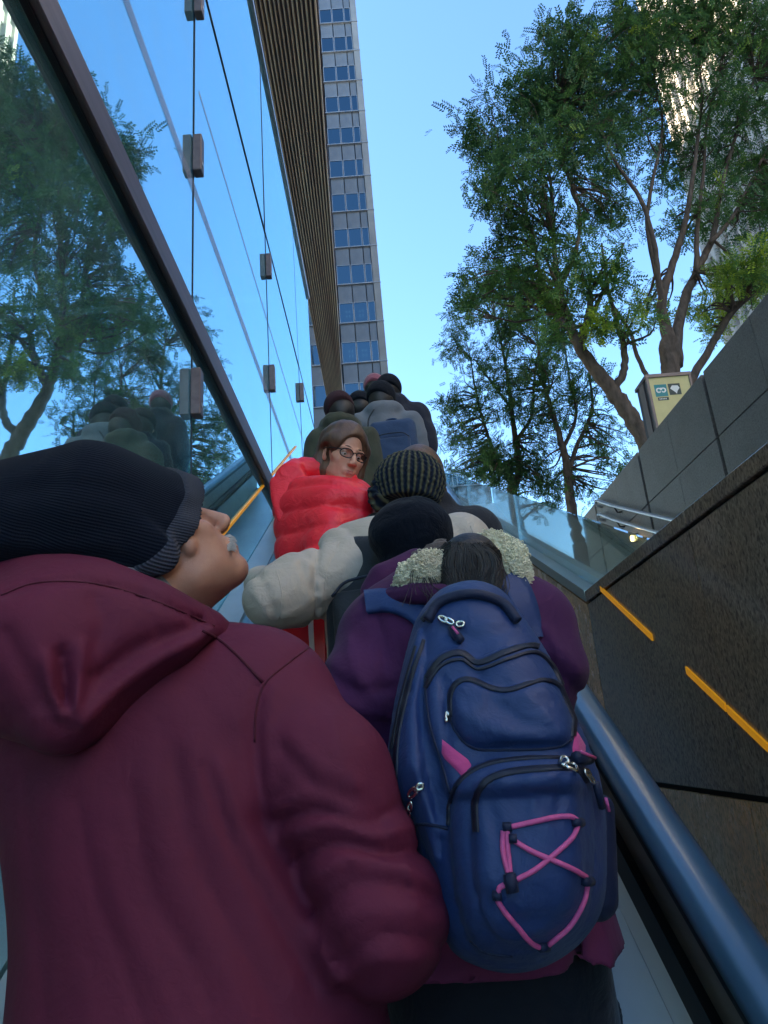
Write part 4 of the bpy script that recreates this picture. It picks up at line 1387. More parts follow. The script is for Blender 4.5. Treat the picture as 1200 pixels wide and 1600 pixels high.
wfold = ridge_px([
    ([(545, 1000), (560, 1060), (600, 1100)], 10, .008), ([(510, 1050), (560, 1080), (610, 1075)], 9, -.009), ([(520, 1090), (570, 1115), (610, 1120)], 10, .008),
    ([(590, 960), (600, 1020), (596, 1080)], 8, -.006), ([(850, 985), (880, 1020), (905, 1050)], 10, .007), ([(840, 1020), (870, 1050), (900, 1080)], 8, -.008),
    ([(820, 960), (850, 1000), (862, 1060)], 9, -.005), ([(880, 1380), (900, 1470), (905, 1560)], 12, -.010), ([(930, 1400), (950, 1480), (960, 1550)], 12, .008),
    ([(575, 1120), (600, 1128)], 6, -.006)])
coat = disp(union([torso_w] + arms_w, .025), lambda P: wfold(P) + .004 * w1(P) + .0018 * w2(P))
coat_o = bake("coat", coat, (-.12, 1.08, -.52), (.52, 1.90, .34), .0075, M['purple'], wo)
sk_o = bake("coat_skirt", disp(skirt, lambda P: wfold(P) + .004 * w1(P)), (-.16, .98, hemz - .03), (.56, 1.66, -.20), .008, M['magenta'], wo)
# fleece collar lying open, hood edge, hair
fl = [chain([A(628, 922, 1.29), A(646, 905, 1.26), A(670, 893, 1.245), A(700, 892, 1.25)], [.016, .028, .032, .03]),
      chain([A(752, 880, 1.28), A(772, 858, 1.30), A(795, 868, 1.30), A(806, 900, 1.29), A(800, 925, 1.29)], [.03, .034, .032, .024, .018])]
wf = wob(33, 230)
for q_ in fl:
    bake("fleece_collar", disp(q_, lambda P: .0014 * wf(P) + .003 * w2(P)), A(610, 935, 1.22) - .05, A(815, 840, 1.36) + .05, .0045, M['fleece'], wo)
for q_ in [o for o in wo.children if o.name.startswith("fleece_collar")]:
    vn = [(np.array(v.co) + np.array(wo.location), np.array(v.normal)) for v in q_.data.vertices]
    mb = MB(); r9 = np.random.default_rng(len(vn))
    for k in range(3600):
        p_, n_ = vn[r9.integers(len(vn))]
        a_ = r9.normal(0, 1, 3); a_ -= n_ * (a_ @ n_); a_ /= np.linalg.norm(a_) + 1e-9
        p_ = p_ + r9.normal(0, .002, 3)
        h_ = r9.uniform(.002, .0052)
        mb.tube([p_, p_ + n_ * h_ + a_ * .002, p_ + n_ * h_ * .9 + a_ * .0055, p_ + n_ * h_ * .3 + a_ * .007], .0011, 3, False)
    mb.build("fleece_pile", M['fleece'], q_, True, "stuff")
for pts_, rs_ in (([A(612, 932, 1.28), A(650, 927, 1.235), A(700, 928, 1.21)], [.018, .02, .018]), ([A(812, 868, 1.32), A(822, 890, 1.31), A(815, 912, 1.30), A(790, 912, 1.28)], [.010, .012, .014, .012]),
                  ([A(585, 925, 1.40), A(600, 905, 1.40), A(650, 880, 1.42)], [.03, .035, .03])):
    bake("hood_edge", disp(chain(pts_, rs_), lambda P: .0015 * w2(P)), np.min(pts_, 0) - .06, np.max(pts_, 0) + .06, .006, M['purple'], wo)
rf = chain([A(636, 893, 1.33), A(662, 872, 1.31), A(690, 855, 1.31)], [.016, .018, .016])
bake("fur_trim", disp(rf, lambda P: .004 * wf(P)), A(636, 893, 1.33) - .06, A(690, 850, 1.31) + .06, .004, M['ruff'], wo)
WH = A(722, 972, 1.37)
Rw = frame_of((.08, .95, -.25), (0, .2, 1))
hfw, Tw = head_sdf(WH, Rw, .96, True, neck_to=A(715, 985, 1.36), neck_r=.05)
hl, hh = bounds([WH], .19)
whd = bake("head", hfw, hl, hh, .005, M['skin_f'], wo)
eye_balls(Tw, Rw, whd, .96)
hair_f = union([ell(Tw((-.012, 0, .048)), np.array((.110, .088, .097)) * .96, Rw), ell(A(722, 925, 1.31), (.082, .075, .08)), rc(A(735, 880, 1.25), A(742, 940, 1.15), .055, .04)], .03)
hair_o = bake("hair", disp(hair_f, lambda P: .0015 * w2(P)), WH - .17, WH + np.array([.17, .12, .15]), .0048, M['hair_dark'], wo)
bv = bvh_of([hair_o])
rg = np.random.default_rng(12)
mb = MB()
for k in range(620):
    x0 = 640 + rg.random() * 165; x1 = x0 * .45 + 735 * .55 + rg.normal(0, 9)
    pts = [(722 + (x0 - 722) * .45 + rg.normal(0, 4), 848 + rg.random() * 12), (722 + (x0 - 722) * .85, 866), (x0, 886), ((x0 + x1) / 2, 908 + rg.normal(0, 3)), (x1, 945)]
    P_ = on_cloth(bv, pts, .0004 + .0035 * rg.random(), 3)
    if len(P_) > 3: mb.tube(P_, list(np.linspace(.0013, .0005, len(P_)) * (.6 + .8 * rg.random())), 4, False)
for k in range(22):
    q0 = rg.normal(0, 5); sd_ = rg.choice([-1, 1])
    pts = [(722 + sd_ * 46 + q0, 868, 1.25), (722 + sd_ * (58 + 8 * rg.random()) + q0, 892, 1.225), (722 + sd_ * (56 + 10 * rg.random()) + q0 * 1.6, 915, 1.205), (722 + sd_ * (46 + 20 * rg.random()) + q0 * 2, 935 + rg.normal(0, 8), 1.19)]
    mb.tube(spline([A(*p) for p in pts], 4), .0007, 4, False)
mb.build("hair_strands", M['hair_dark'], hair_o, True, "stuff")
# skirt and legs
zs = legs(wo, .19, 1.42, -.48)
dk = above(zs + .45, rc(A(775, 1500, 1.36), A(800, 1800, 1.36), .185, .20, (1, 1.2, 1)))
bake("dark_skirt", disp(dk, lambda P: .004 * w1(P)), (-.08, 1.1, zs + .43), (.44, 1.62, -.32), .012, M['trousers'], wo)
# right hand on the handrail
hand = hand_sdf((.425, 1.86, 1.86 * SL - .79 / math.cos(R(30)) + .03), (0, .87, .5), (0, -.5, .87), .92, 1, .5)
hc = np.array((.425, 1.86, 1.86 * SL - .79 / math.cos(R(30)) + .03))
bake("hand", hand, hc - .10, hc + .14, .0042, M['skin_f'], wo)

# ---- blue backpack, built on its own panel frame
M['bp_blue'] = fabric("navy_blue_nylon", (.014, .044, .160), .55, 1300, .25, 16, .30, .05, .1, .5)
M['bp_dark'] = fabric("dark_navy_nylon", (.010, .018, .055), .6, 1300, .25, 16, .3, .05, .1, .4)
M['bp_zip'] = plain("black_blue_zip_tape", (.010, .014, .032), .5, 0, .2, 60, .5, 500, .001)
M['pink'] = plain("pink_cord", (.72, .12, .34), .6, 0, .12, 120, .5, 600, .001)
M['pink_web'] = fabric("pink_webbing", (.70, .085, .30), .65, 1200, .3, 20, .15)
M['chrome'] = plain("bright_metal_pull", (.75, .74, .68), .22, 1, .05)
bpk = empty("backpack", A(775, 1480, 1.05), "large navy blue backpack with pink cord lacing and pink straps on the woman's back", "backpack")
BC = A(775, 1230, 1.06)
bw_ = -np.array(BC) / np.linalg.norm(BC); bw_ = bw_ + np.array([-.05, -.10, .25]); bw_ /= np.linalg.norm(bw_)
bu = RT - bw_ * (RT @ bw_); bu /= np.linalg.norm(bu); bvv = np.cross(bw_, bu)
def to_uv(px, py, w):
    d = FW + (px - 600.0) / F_PX * RT + (800.0 - py) / F_PX * UP
    t = ((BC + bw_ * w) @ bw_) / (d @ bw_)
    p = d * t - BC
    return np.array([p @ bu, p @ bvv])
def poly_d(poly):
    Q = v3(poly); n = len(Q)
    def f(u):
        d = np.full(len(u), 1e9, np.float32); s = np.zeros(len(u), bool)
        for i in range(n):
            a, b = Q[i], Q[(i + 1) % n]
            e = b - a; w = u - a
            t = np.clip((w @ e) / max(1e-12, float(e @ e)), 0, 1)
            d = np.minimum(d, np.linalg.norm(w - t[:, None] * e, axis=1))
            c = ((a[1] <= u[:, 1]) & (b[1] > u[:, 1])) | ((a[1] > u[:, 1]) & (b[1] <= u[:, 1]))
            xs_ = a[0] + (u[:, 1] - a[1]) / (b[1] - a[1] + 1e-12) * (b[0] - a[0])
            s ^= c & (u[:, 0] < xs_)
        return np.where(s, -d, d)
    return f
def smooth_poly(pts, w, n=5):
    Q = [to_uv(x, y, w) for x, y in pts]
    Q3 = [np.array([q[0], q[1], 0]) for q in Q]
    m = len(Q3)
    out = []
    for i in range(m):
        a, b, c, d = Q3[i - 1], Q3[i], Q3[(i + 1) % m], Q3[(i + 2) % m]
        for k in range(n):
            t = k / n
            out.append((.5 * ((2 * b) + (c - a) * t + (2 * a - 5 * b + 4 * c - d) * t * t + (3 * b - a - 3 * c + d) * t ** 3))[:2])
    return out
def pillow(d, Rr):
    t = np.clip(-d / Rr, 0, 1)
    return np.sqrt(np.clip(1 - (1 - t) ** 2, 0, 1))
main = poly_d(smooth_poly([(742, 914), (790, 930), (826, 975), (868, 1040), (898, 1110), (925, 1170), (945, 1240), (950, 1330), (945, 1410), (915, 1465), (860, 1505), (800, 1520), (745, 1510), (700, 1480), (668, 1400), (640, 1300), (606, 1258), (600, 1215), (612, 1120), (636, 1010), (655, 965), (690, 928)], .02))
upz = poly_d(smooth_poly([(668, 1055), (690, 1030), (720, 1022), (748, 1036), (790, 1020), (835, 1010), (868, 1032), (890, 1080), (905, 1140), (915, 1210), (905, 1250), (720, 1260), (690, 1200), (668, 1130)], .10))
topk = poly_d(smooth_poly([(703, 1085), (715, 1068), (735, 1063), (770, 1077), (800, 1078), (850, 1063), (880, 1078), (896, 1115), (894, 1155), (870, 1166), (800, 1170), (740, 1168), (712, 1140), (703, 1110)], .13))
flap = poly_d(smooth_poly([(700, 1260), (722, 1215), (760, 1192), (830, 1183), (900, 1182), (925, 1200), (932, 1260), (930, 1360), (915, 1440), (860, 1490), (790, 1500), (735, 1480), (708, 1400), (700, 1330)], .14))
lowp = poly_d(smooth_poly([(738, 1262), (745, 1228), (775, 1210), (830, 1202), (895, 1200), (912, 1220), (914, 1290), (918, 1370), (905, 1430), (865, 1468), (805, 1478), (765, 1455), (745, 1400), (738, 1330)], .16))
sidep = poly_d(smooth_poly([(640, 1040), (662, 1000), (672, 1040), (664, 1120), (672, 1200), (690, 1290), (690, 1360), (655, 1300), (620, 1240), (616, 1160), (626, 1090)], .05))
b0v, b1v, b2v = v3(BC), v3(np.stack([bu, bvv], 1)), v3(bw_)
bwob = wob(41, 13); bwob2 = wob(42, 34); bwob3 = wob(43, 60)
bfolds = ridge_px([
    ([(720, 1110), (760, 1130), (800, 1155)], 14, .004), ([(770, 1095), (820, 1130), (860, 1140)], 12, -.005), ([(820, 1085), (850, 1110), (880, 1150)], 9, .003),
    ([(690, 1060), (700, 1120), (696, 1180)], 8, -.005), ([(740, 1040), (750, 1060)], 10, -.004), ([(635, 1080), (625, 1150), (620, 1230)], 8, -.005),
    ([(650, 1200), (665, 1260), (690, 1300)], 10, .006), ([(770, 1225), (765, 1260), (780, 1310)], 9, -.004), ([(830, 1215), (835, 1260)], 8, .003), ([(880, 1215), (870, 1270)], 9, -.004),
    ([(760, 1400), (800, 1440), (860, 1440)], 16, -.006), ([(700, 985), (740, 1000), (790, 985)], 14, -.006), ([(660, 1010), (640, 1080)], 7, -.004)])
def bp_sdf(P):
    q = P - b0v
    uv = q @ b1v; w = q @ b2v
    d0 = main(uv)
    H = .115 * pillow(d0, .085) + .022 * pillow(upz(uv), .018) + .020 * pillow(topk(uv), .020) + .030 * pillow(flap(uv), .030) + .020 * pillow(lowp(uv), .022) + .016 * pillow(sidep(uv), .02)
    H = H + bfolds(P) + .0035 * bwob(P) + .0016 * bwob2(P) + .0013 * np.abs(bwob3(P)) ** .7 * np.sign(bwob2(P))
    return np.maximum(np.maximum((w - H) * .75, d0 * .8), -w - .06)
# bake in the panel frame
Bm = np.stack([bu, bvv, bw_], 1)
Vb, Fb = surface(lambda P: bp_sdf((P @ v3(Bm).T) + b0v), (-.24, -.34, -.08), (.24, .34, .24), .0044)
Vb = Vb @ Bm.T + BC
pack = fast_mesh("pack_body", Vb, Fb, M['bp_blue'], bpk, True)
bv = bvh_of([pack])
Z = lambda pts, w=9, lift=.0025: ribbon("zip", bv, pts, w, M['bp_zip'], bpk, lift)
Z([(668, 1060), (690, 1030), (720, 1021), (748, 1036), (790, 1020), (835, 1009), (868, 1030), (888, 1070), (900, 1120)], 8)
Z([(666, 1075), (688, 1042), (720, 1031), (748, 1046), (792, 1031), (835, 1020), (862, 1040), (880, 1078)], 4, .0035)
Z([(704, 1120), (704, 1088), (715, 1068), (735, 1063), (770, 1077), (800, 1078), (850, 1063), (880, 1078), (896, 1115), (895, 1150)], 6)
Z([(745, 1300), (744, 1250), (760, 1222), (795, 1208), (850, 1202), (900, 1202), (918, 1222)], 8)
Z([(700, 1290), (704, 1250), (724, 1216), (765, 1194), (830, 1185), (900, 1184)], 4)
Z([(660, 970), (690, 940), (742, 926), (785, 940), (808, 968)], 7)
Z([(662, 1000), (640, 1070), (622, 1150), (618, 1230)], 6)
Z([(650, 1010), (628, 1090), (612, 1170)], 3)
seam("piping", bv, [(704, 1120), (712, 1142), (740, 1169), (800, 1172), (868, 1168), (893, 1154)], .0016, M['bp_dark'], bpk, .0005)
seam("piping", bv, [(664, 1060), (672, 1130), (690, 1190), (704, 1240)], .0016, M['bp_dark'], bpk, .0005)
seam("piping", bv, [(640, 1290), (668, 1288), (700, 1295)], .002, M['bp_dark'], bpk, .0008)
seam("piping", bv, [(735, 1470), (760, 1488), (800, 1494)], .0015, M['bp_dark'], bpk, .0005)
# haul loop panel at the top
top = [np.array(cast(bv, x, y, .006)) if cast(bv, x, y) is not None else A(x, y, 1.0) for x, y in ((672, 972), (690, 945), (735, 932), (780, 945), (806, 975))]
MB().tube(spline(top, 6), .0075, 8).build("haul_loop", M['bp_dark'], bpk, True)
# pink straps
patch("pink_strap", bv, [(689, 1153), (741, 1193), (721, 1213), (689, 1181)], M['pink_web'], bpk, .004)
patch("pink_strap", bv, [(898, 1136), (914, 1168), (914, 1186), (893, 1180)], M['pink_web'], bpk, .004)
# pink lacing
def px6(pts): return [(560 + x / 2.667, 1150 + y / 2.667) for x, y in pts]
for pts in ([(636, 380), (720, 362), (800, 345), (870, 336), (900, 348), (905, 372), (880, 430), (800, 505), (730, 560), (660, 598)],
            [(652, 440), (720, 480), (800, 515), (880, 550), (940, 585)], [(945, 622), (930, 690), (875, 785), (785, 864)],
            [(750, 870), (725, 858), (690, 825), (620, 740), (582, 680)], [(583, 645), (590, 630), (608, 618)],
            [(607, 395), (602, 470), (610, 520), (624, 570)], [(622, 395), (622, 470), (628, 520), (632, 568)]):
    seam("pink_cord", bv, px6(pts), .0030, M['pink'], bpk, .0026, 8, 8)
for x, y in ((622, 380), (905, 360), (632, 590), (945, 603), (768, 868), (580, 660), (645, 430)):
    p = px6([(x, y)])[0]
    q = [cast(bv, p[0] - 6, p[1], .003), cast(bv, p[0] + 6, p[1], .003)]
    if all(t is not None for t in q): MB().tube(q, .0052, 8).build("cord_loop", M['bp_dark'], bpk, True)
p = px6([(634, 610)])[0]
q = [cast(bv, p[0] - 2, p[1] - 13, .006), cast(bv, p[0] + 3, p[1] + 13, .006)]
MB().tube(q, [.007, .007], 8).build("cord_lock", M['bp_dark'], bpk, True)
# metal zip pulls
def ring(pts, r=.0021, closed=True):
    P = [cast(bv, x, y, .006) for x, y in pts]
    P = [q_ for q_ in P if q_ is not None]
    if len(P) < 3: return
    P = spline(P + ([P[0]] if closed else []), 4)
    MB().tube(P, r, 7).build("zip_pull", M['chrome'], bpk, True)
def oval(cx, cy, rx, ry, a):
    return [(cx + rx * math.cos(t) * math.cos(a) - ry * math.sin(t) * math.sin(a), cy + rx * math.cos(t) * math.sin(a) + ry * math.sin(t) * math.cos(a)) for t in np.linspace(0, 2 * math.pi, 10)[:-1]]
for cx, cy, rx, ry, a in ((694, 969, 6, 3.5, .3), (704, 972, 7, 3, .5), (721, 977, 6, 4, .2), (699, 1122, 7, 4, 1.4), (650, 1236, 9, 5, -.9), (656, 1229, 6, 3, -1.1), (646, 1257, 7, 3.5, 1.7), (643, 1268, 6, 4, 1.7),
                          (879, 1196, 7, 6, 1.2), (889, 1203, 9, 4, .4), (911, 1210, 6, 3, 1.0), (917, 1220, 8, 2.5, 1.05)):
    ring(oval(cx, cy, rx, ry, a))
MB().tube([cast(bv, 706, 980, .007), cast(bv, 716, 1000, .007), cast(bv, 722, 1006, .007)], [.005, .007, .005], 8).build("pull_tab", M['bp_dark'], bpk, True)
MB().tube([cast(bv, 710, 985, .014), cast(bv, 717, 1000, .014)], .0022, 6).build("pull_tab_stripe", M['pink'], bpk, True)
for a_, b_, r_, mt in (((895, 1192), (912, 1188), .0075, 'bp_dark'), ((921, 1226), (932, 1262), .005, 'bp_dark')):
    MB().tube([cast(bv, *a_, .008), cast(bv, *b_, .008)], r_, 8).build("pull_tab", M[mt], bpk, True)
for a_, b_ in (((896, 1191), (910, 1187)), ((926, 1245), (933, 1268))):
    q = [cast(bv, *a_, .016), cast(bv, *b_, .016)]
    if all(t is not None for t in q): MB().tube(q, .0022, 6).build("pull_tab_stripe", M['pink'], bpk, True)
# shoulder straps and side mesh pockets
bvc = bvh_of([coat_o])
def strap(pts, w):
    o = ribbon("shoulder_strap", bvc, pts, w, M['bp_blue'], bpk, .010)
    return o
strap([(574, 944), (610, 942), (650, 958), (672, 985)], 32)
strap([(790, 905), (808, 930), (822, 970), (830, 1000)], 40)
bake("mesh_pocket", disp(union([rc(A(640, 1300, 1.08), A(690, 1400, 1.10), .045, .05), rc(A(622, 1262, 1.10), A(640, 1300, 1.09), .022, .04)], .03), lambda P: .002 * w2(P)), A(650, 1340, 1.09) - .14, A(650, 1340, 1.09) + .14, .006, M['bp_dark'], bpk)
bake("mesh_pocket", disp(rc(A(938, 1262, 1.12), A(930, 1400, 1.12), .018, .03), lambda P: .002 * w2(P)), A(935, 1330, 1.12) - .12, A(935, 1330, 1.12) + .12, .006, M['bp_dark'], bpk)

# ---- generic wearer for the people further up
def puff(d, spacing, amp, seed, soft=1.0, groove=.016):
    """quilting: flat chambers between narrow stitched grooves, puckered beside the stitching"""
    d = np.array(d, float); d /= np.linalg.norm(d); w = wob(seed, 7); pk = wob(seed + 500, 75)
    d3 = v3(d)
    def g(P):
        s = (P @ d3) / spacing + soft * .12 * w(P)
        x = np.abs(s - np.round(s)) * spacing
        return -amp * np.exp(-(x / groove) ** 2) - amp * .35 * np.exp(-(x / (groove * .35)) ** 2) + .0022 * pk(P) * np.exp(-(x / (groove * 1.7)) ** 2) + .35 * amp * np.cos(math.pi * np.clip(x / spacing * 2 - 1, -1, 0))
    return g


def rider(px, py, Y, coat_mat, head_mat, label, hat=None, face=(.05, .97, -.1), w=.14, build=.9, fuzz=.004, hood=None, arms=True, skin='skin_m', group=None, res=.0125, seed=1, tilt=(0, 0, 1)):
    top = A(px, py, Y)
    O = top - np.array([0, 0, .128]); x, y, z = O
    root = empty("person", (x, y, nosing(y)), label, "person", group)
    Rm = frame_of(face, tilt)
    hf, T = head_sdf(O, Rm, .97, neck_to=(x, y + .01, z - .15), neck_r=.052)
    hd = bake("head", hf, O - np.array([.14, .17, .24]), O + .16, .0085, M[skin], root)
    w3, w4 = wob(100 + seed, 10), wob(200 + seed, 30)
    if hat == 'beanie':
        c = O + Rm @ np.array([-.022, 0, .045])
        f = lambda P: np.maximum(ell(c, (.112, .097, .106), Rm)(P), -((P - v3(O + Rm @ np.array([0, 0, -.036]))) @ v3(Rm[:, 2] + Rm[:, 0] * .6)))
        nape = carve(union([ell(O + Rm @ np.array([-.030, 0, .008]), (.088, .086, .098), Rm)], .03), ell(O + Rm @ np.array([.085, 0, -.035]), (.07, .10, .085), Rm), .01)
        bake("hair", disp(nape, lambda P: .002 * w4(P)), O - .16, O + .13, .0075, M['hair_dark'], hd)
        bake("beanie", disp(f, lambda P: .0025 * w3(P)), c - .15, c + .15, .0065, M[head_mat], hd)
    else:
        c = O + Rm @ np.array([-.022, 0, .040])
        f = carve(union([ell(c, (.104, .086, .098), Rm), ell(O + Rm @ np.array([-.06, 0, -.03]), (.05, .07, .07), Rm)], .03), ell(O + Rm @ np.array([.085, 0, -.035]), (.06, .09, .075), Rm), .01)
        bake("hair", disp(f, lambda P: .002 * w3(P) + .002 * w4(P)), c - .17, c + .15, .0065, M[head_mat], hd)
    zs_ = z - .165
    fs = [rc((x, y + .01, zs_ - .05), (x, y + .02, zs_ - .55), .15 * build, .155 * build, (.88, 1.2, 1)), rc((x - w, y, zs_ + .0), (x + w, y, zs_), .078 * build, .078 * build), rc((x, y - .005, zs_ + .075), (x, y, zs_ - .05), .078, .13)]
    fs.append(chain([(x - .075, y + .01, zs_ + .075), (x - .055, y - .055, zs_ + .095), (x, y - .08, zs_ + .10), (x + .055, y - .055, zs_ + .085), (x + .075, y + .01, zs_ + .075)], [.032] * 5))
    if hood:
        fs.append(chain([(x - .085, y + .02, zs_ + .10), (x - .05, y - .06, zs_ + .085), (x + .05, y - .06, zs_ + .085), (x + .085, y + .02, zs_ + .10)], [hood] * 4))
    if arms:
        for sg_ in (-1, 1):
            fs.append(chain([(x + sg_ * (w + .02), y, zs_ - .02), (x + sg_ * (w + .07), y - .01, zs_ - .29), (x + sg_ * (w + .0), y + .19, zs_ - .36)], [.074 * build, .062 * build, .048]))
    f = disp(union(fs, .045), lambda P: .009 * w3(P) + fuzz * w4(P))
    co = bake("coat", f, (x - .42, y - .28, zs_ - .72), (x + .42, y + .34, zs_ + .22), res, M[coat_mat], root)
    if arms:
        for sg_ in (-1, 1):
            c = np.array((x + sg_ * (w - .01), y + .25, zs_ - .38))
            bake("hand", hand_sdf(c, (-.1 * sg_, .9, -.3), (sg_ * .5, .2, .8), .9, -sg_, .8), c - .12, c + .13, .006, M[skin], root)
    legs(root, x, y + .03, zs_ - .62, res=.02)
    return root, co, O, Rm, T, hd


def soft_pack(name_label, c, size, mat, right, up, out, seed, trims=None, group=None):
    """a rucksack: rounded body, front pocket, top loop and straps"""
    Bm_ = np.stack([np.array(right, float), np.array(up, float), np.array(out, float)], 1)
    c = np.array(c); sx_, sy_, sz_ = size
    root = empty("backpack", c - Bm_[:, 1] * sy_, name_label, "backpack", group)
    w5, w6 = wob(seed, 14), wob(seed + 1, 34)
    def f(P):
        q = (P - v3(c)) @ v3(Bm_)
        r = .05
        a = np.abs(q) - (np.array([sx_, sy_, sz_], np.float32) - r)
        d = np.linalg.norm(np.maximum(a, 0), axis=1) + np.minimum(a.max(1), 0) - r
        return d - .004 * w5(P) - .0018 * w6(P)
    def pk(P):
        q = (P - v3(c + Bm_ @ np.array([0, -sy_ * .3, sz_ * .9]))) @ v3(Bm_)
        a = np.abs(q) - (np.array([sx_ * .74, sy_ * .5, .035], np.float32) - .025)
        return np.linalg.norm(np.maximum(a, 0), axis=1) + np.minimum(a.max(1), 0) - .025 - .002 * w6(P)
    ext = max(size) + .09
    b_ = bake("pack_body", f, c - ext, c + ext, .0085, mat, root)
    p_ = bake("front_pocket", pk, c - ext, c + ext, .0085, mat, root)
    t = [c + Bm_ @ np.array(k) for k in ((-.04, sy_ * .97, -.02), (-.03, sy_ + .035, -.01), (.03, sy_ + .035, -.01), (.04, sy_ * .97, -.02))]
    MB().tube(spline(t, 5), .007, 6).build("haul_loop", mat, root, True)
    zz_ = [c + Bm_ @ np.array(k) for k in ((-sx_ * .72, sy_ * .10, sz_ + .03), (-sx_ * .4, sy_ * .26, sz_ + .034), (sx_ * .4, sy_ * .26, sz_ + .034), (sx_ * .72, sy_ * .10, sz_ + .03))]
    MB().tube(spline(zz_, 5), .004, 5).build("zip", M['bp_zip'], root, True)
    for sg_ in (-1, 1):
        s_ = [c + Bm_ @ np.array(k) for k in ((sg_ * sx_ * .5, sy_ * .8, -sz_ * .6), (sg_ * sx_ * .62, sy_ * 1.12, -sz_ - .05), (sg_ * sx_ * .75, sy_ * 1.05, -sz_ - .19), (sg_ * sx_ * .8, sy_ * .4, -sz_ - .27))]
        MB().tube(spline(s_, 5), .016, 6).build("shoulder_strap", mat, root, True)
    return root


# ---- cream puffer coat with black rucksack and black beanie
M['cream_puff'] = fabric("cream_quilted_nylon", (.52, .44, .36), .5, 900, .1, 26, .3, .05, .06, .4)
M['black_nylon'] = fabric("black_nylon", (.014, .018, .024), .6, 1200, .2, 14, .3, .05, .2, .4)
M['black_fleece'] = fabric("black_fleece_hat", (.007, .010, .018), .95, 500, .6, 24, .5, .06, .2, .1)
cw = empty("person", (.09, 1.76, nosing(1.7)), "person in cream puffer coat and black beanie with elbow resting on left handrail", "person")
ad = A(425, 930, 1.66) - A(545, 890, 1.74)
arm_c = union([rc(A(548, 893, 1.74), A(470, 920, 1.70), .082, .086), rc(A(470, 920, 1.70), A(428, 936, 1.66), .084, .068), rc(A(428, 936, 1.66), A(412, 912, 1.92), .066, .052)], .025)
cf = ridge_px([([(498, 858), (492, 900), (494, 945), (486, 985)], 5, -.011), ([(470, 880), (478, 905), (490, 925)], 5, -.008), ([(415, 890), (440, 890), (470, 872)], 6, .004), ([(440, 965), (470, 950), (490, 930)], 6, .004),
               ([(530, 850), (515, 880), (500, 900)], 5, -.005), ([(500, 950), (520, 940), (535, 925)], 5, -.005), ([(395, 925), (410, 945), (418, 965)], 5, .004)])
pf = puff(ad, .125, .0042, 61, .9, .012)
body_c = union([rc(A(615, 905, 1.80), A(640, 1150, 1.80), .165, .175, (.9, 1.2, 1)), rc(A(545, 865, 1.78), A(720, 850, 1.80), .080, .078), arm_c,
                chain([A(720, 858, 1.80), A(760, 900, 1.82), A(752, 905, 2.1)], [.082, .075, .055])], .03)
w7 = wob(71, 40)
bake("coat", disp(body_c, lambda P: pf(P) + cf(P) + .003 * w1(P) + .0006 * w7(P)), (-.46, 1.50, -.42), (.50, 2.20, .58), .0078, M['cream_puff'], cw)
CH = A(642, 862, 1.62)
Rc = frame_of((.25, .95, -.05), (.15, 0, 1))
hfc, Tc = head_sdf(CH, Rc, .86, neck_to=A(632, 920, 1.78))
hdc = bake("head", hfc, CH - .2, CH + .2, .007, M['skin_f'], cw)
bw2 = wob(77, 18); bw3 = wob(78, 55)
bf2 = ridge_px([([(585, 800), (600, 790), (640, 778)], 6, -.004), ([(600, 830), (650, 800), (690, 810)], 12, .005), ([(590, 870), (640, 850), (690, 850)], 12, -.004)])
bkb = union([ell(A(642, 834, 1.585), (.096, .100, .086)), rc(A(630, 862, 1.57), A(622, 900, 1.57), .060, .040)], .04)
bake("beanie", disp(bkb, lambda P: .003 * bw2(P) + .0012 * bw3(P) + bf2(P)), A(640, 840, 1.58) - .17, A(640, 840, 1.58) + .15, .0055, M['black_fleece'], hdc)
hc = A(408, 905, 2.02)
bake("hand", hand_sdf(hc, (-.05, .86, .5), (0, -.5, .86), .9, -1, .5), hc - .11, hc + .13, .006, M['skin_f'], cw)
legs(cw, .09, 1.80, -.28)
bd = A(575, 900, 1.6)
r_ = np.array([.97, -.2, 0.02]); u_ = np.array([.06, .18, .98]); o_ = np.cross(r_, u_); o_ = o_ / np.linalg.norm(o_)
u_ = np.cross(o_, r_)
soft_pack("plain black rucksack on the cream puffer coat, beside a black beanie", A(598, 960, 1.70), (.135, .205, .070), M['black_nylon'], r_, u_, o_, 81)
st_ = A(560, 830, 1.63)
# red shopping bag with pale stripes hanging behind the cream sleeve
M['red_bag'] = plain("red_glossy_bag", (.72, .012, .022), .35, 0, .1, 8)
M['bag_white'] = plain("pale_bag_print", (.75, .62, .58), .4, 0, .1)
bg0 = A(458, 990, 1.98)
bgr = empty("shopping_bag", bg0 - np.array([0, 0, .16]), "bright red shopping bag with pale stripes below the cream sleeve", "bag")
x, y, z = bg0
mb = MB().hexa([(x - .085, y - .04, z - .2), (x + .085, y - .04, z - .2), (x + .085, y + .04, z - .2), (x - .085, y + .04, z - .2),
                (x - .095, y - .05, z + .05), (x + .092, y - .045, z + .045), (x + .092, y + .045, z + .045), (x - .095, y + .05, z + .05)])
bo = mb.build("bag_body", M['red_bag'], bgr)
for dx in (-.062, -.036, .05):
    MB().hexa([(x + dx, y - .045, z - .19), (x + dx + .012, y - .045, z - .19), (x + dx + .012, y - .0405, z - .19), (x + dx, y - .0405, z - .19),
               (x + dx - .002, y - .054, z + .04), (x + dx + .012, y - .054, z + .04), (x + dx + .012, y - .046, z + .04), (x + dx - .002, y - .046, z + .04)]).build("stripe", M['bag_white'], bo)
for dy in (-.04, .04):
    MB().tube(spline([(x - .05, y + dy, z + .03), (x - .04, y + dy, z + .12), (x + .04, y + dy, z + .12), (x + .05, y + dy, z + .03)], 5), .004, 6).build("handle", M['red_bag'], bgr, True)

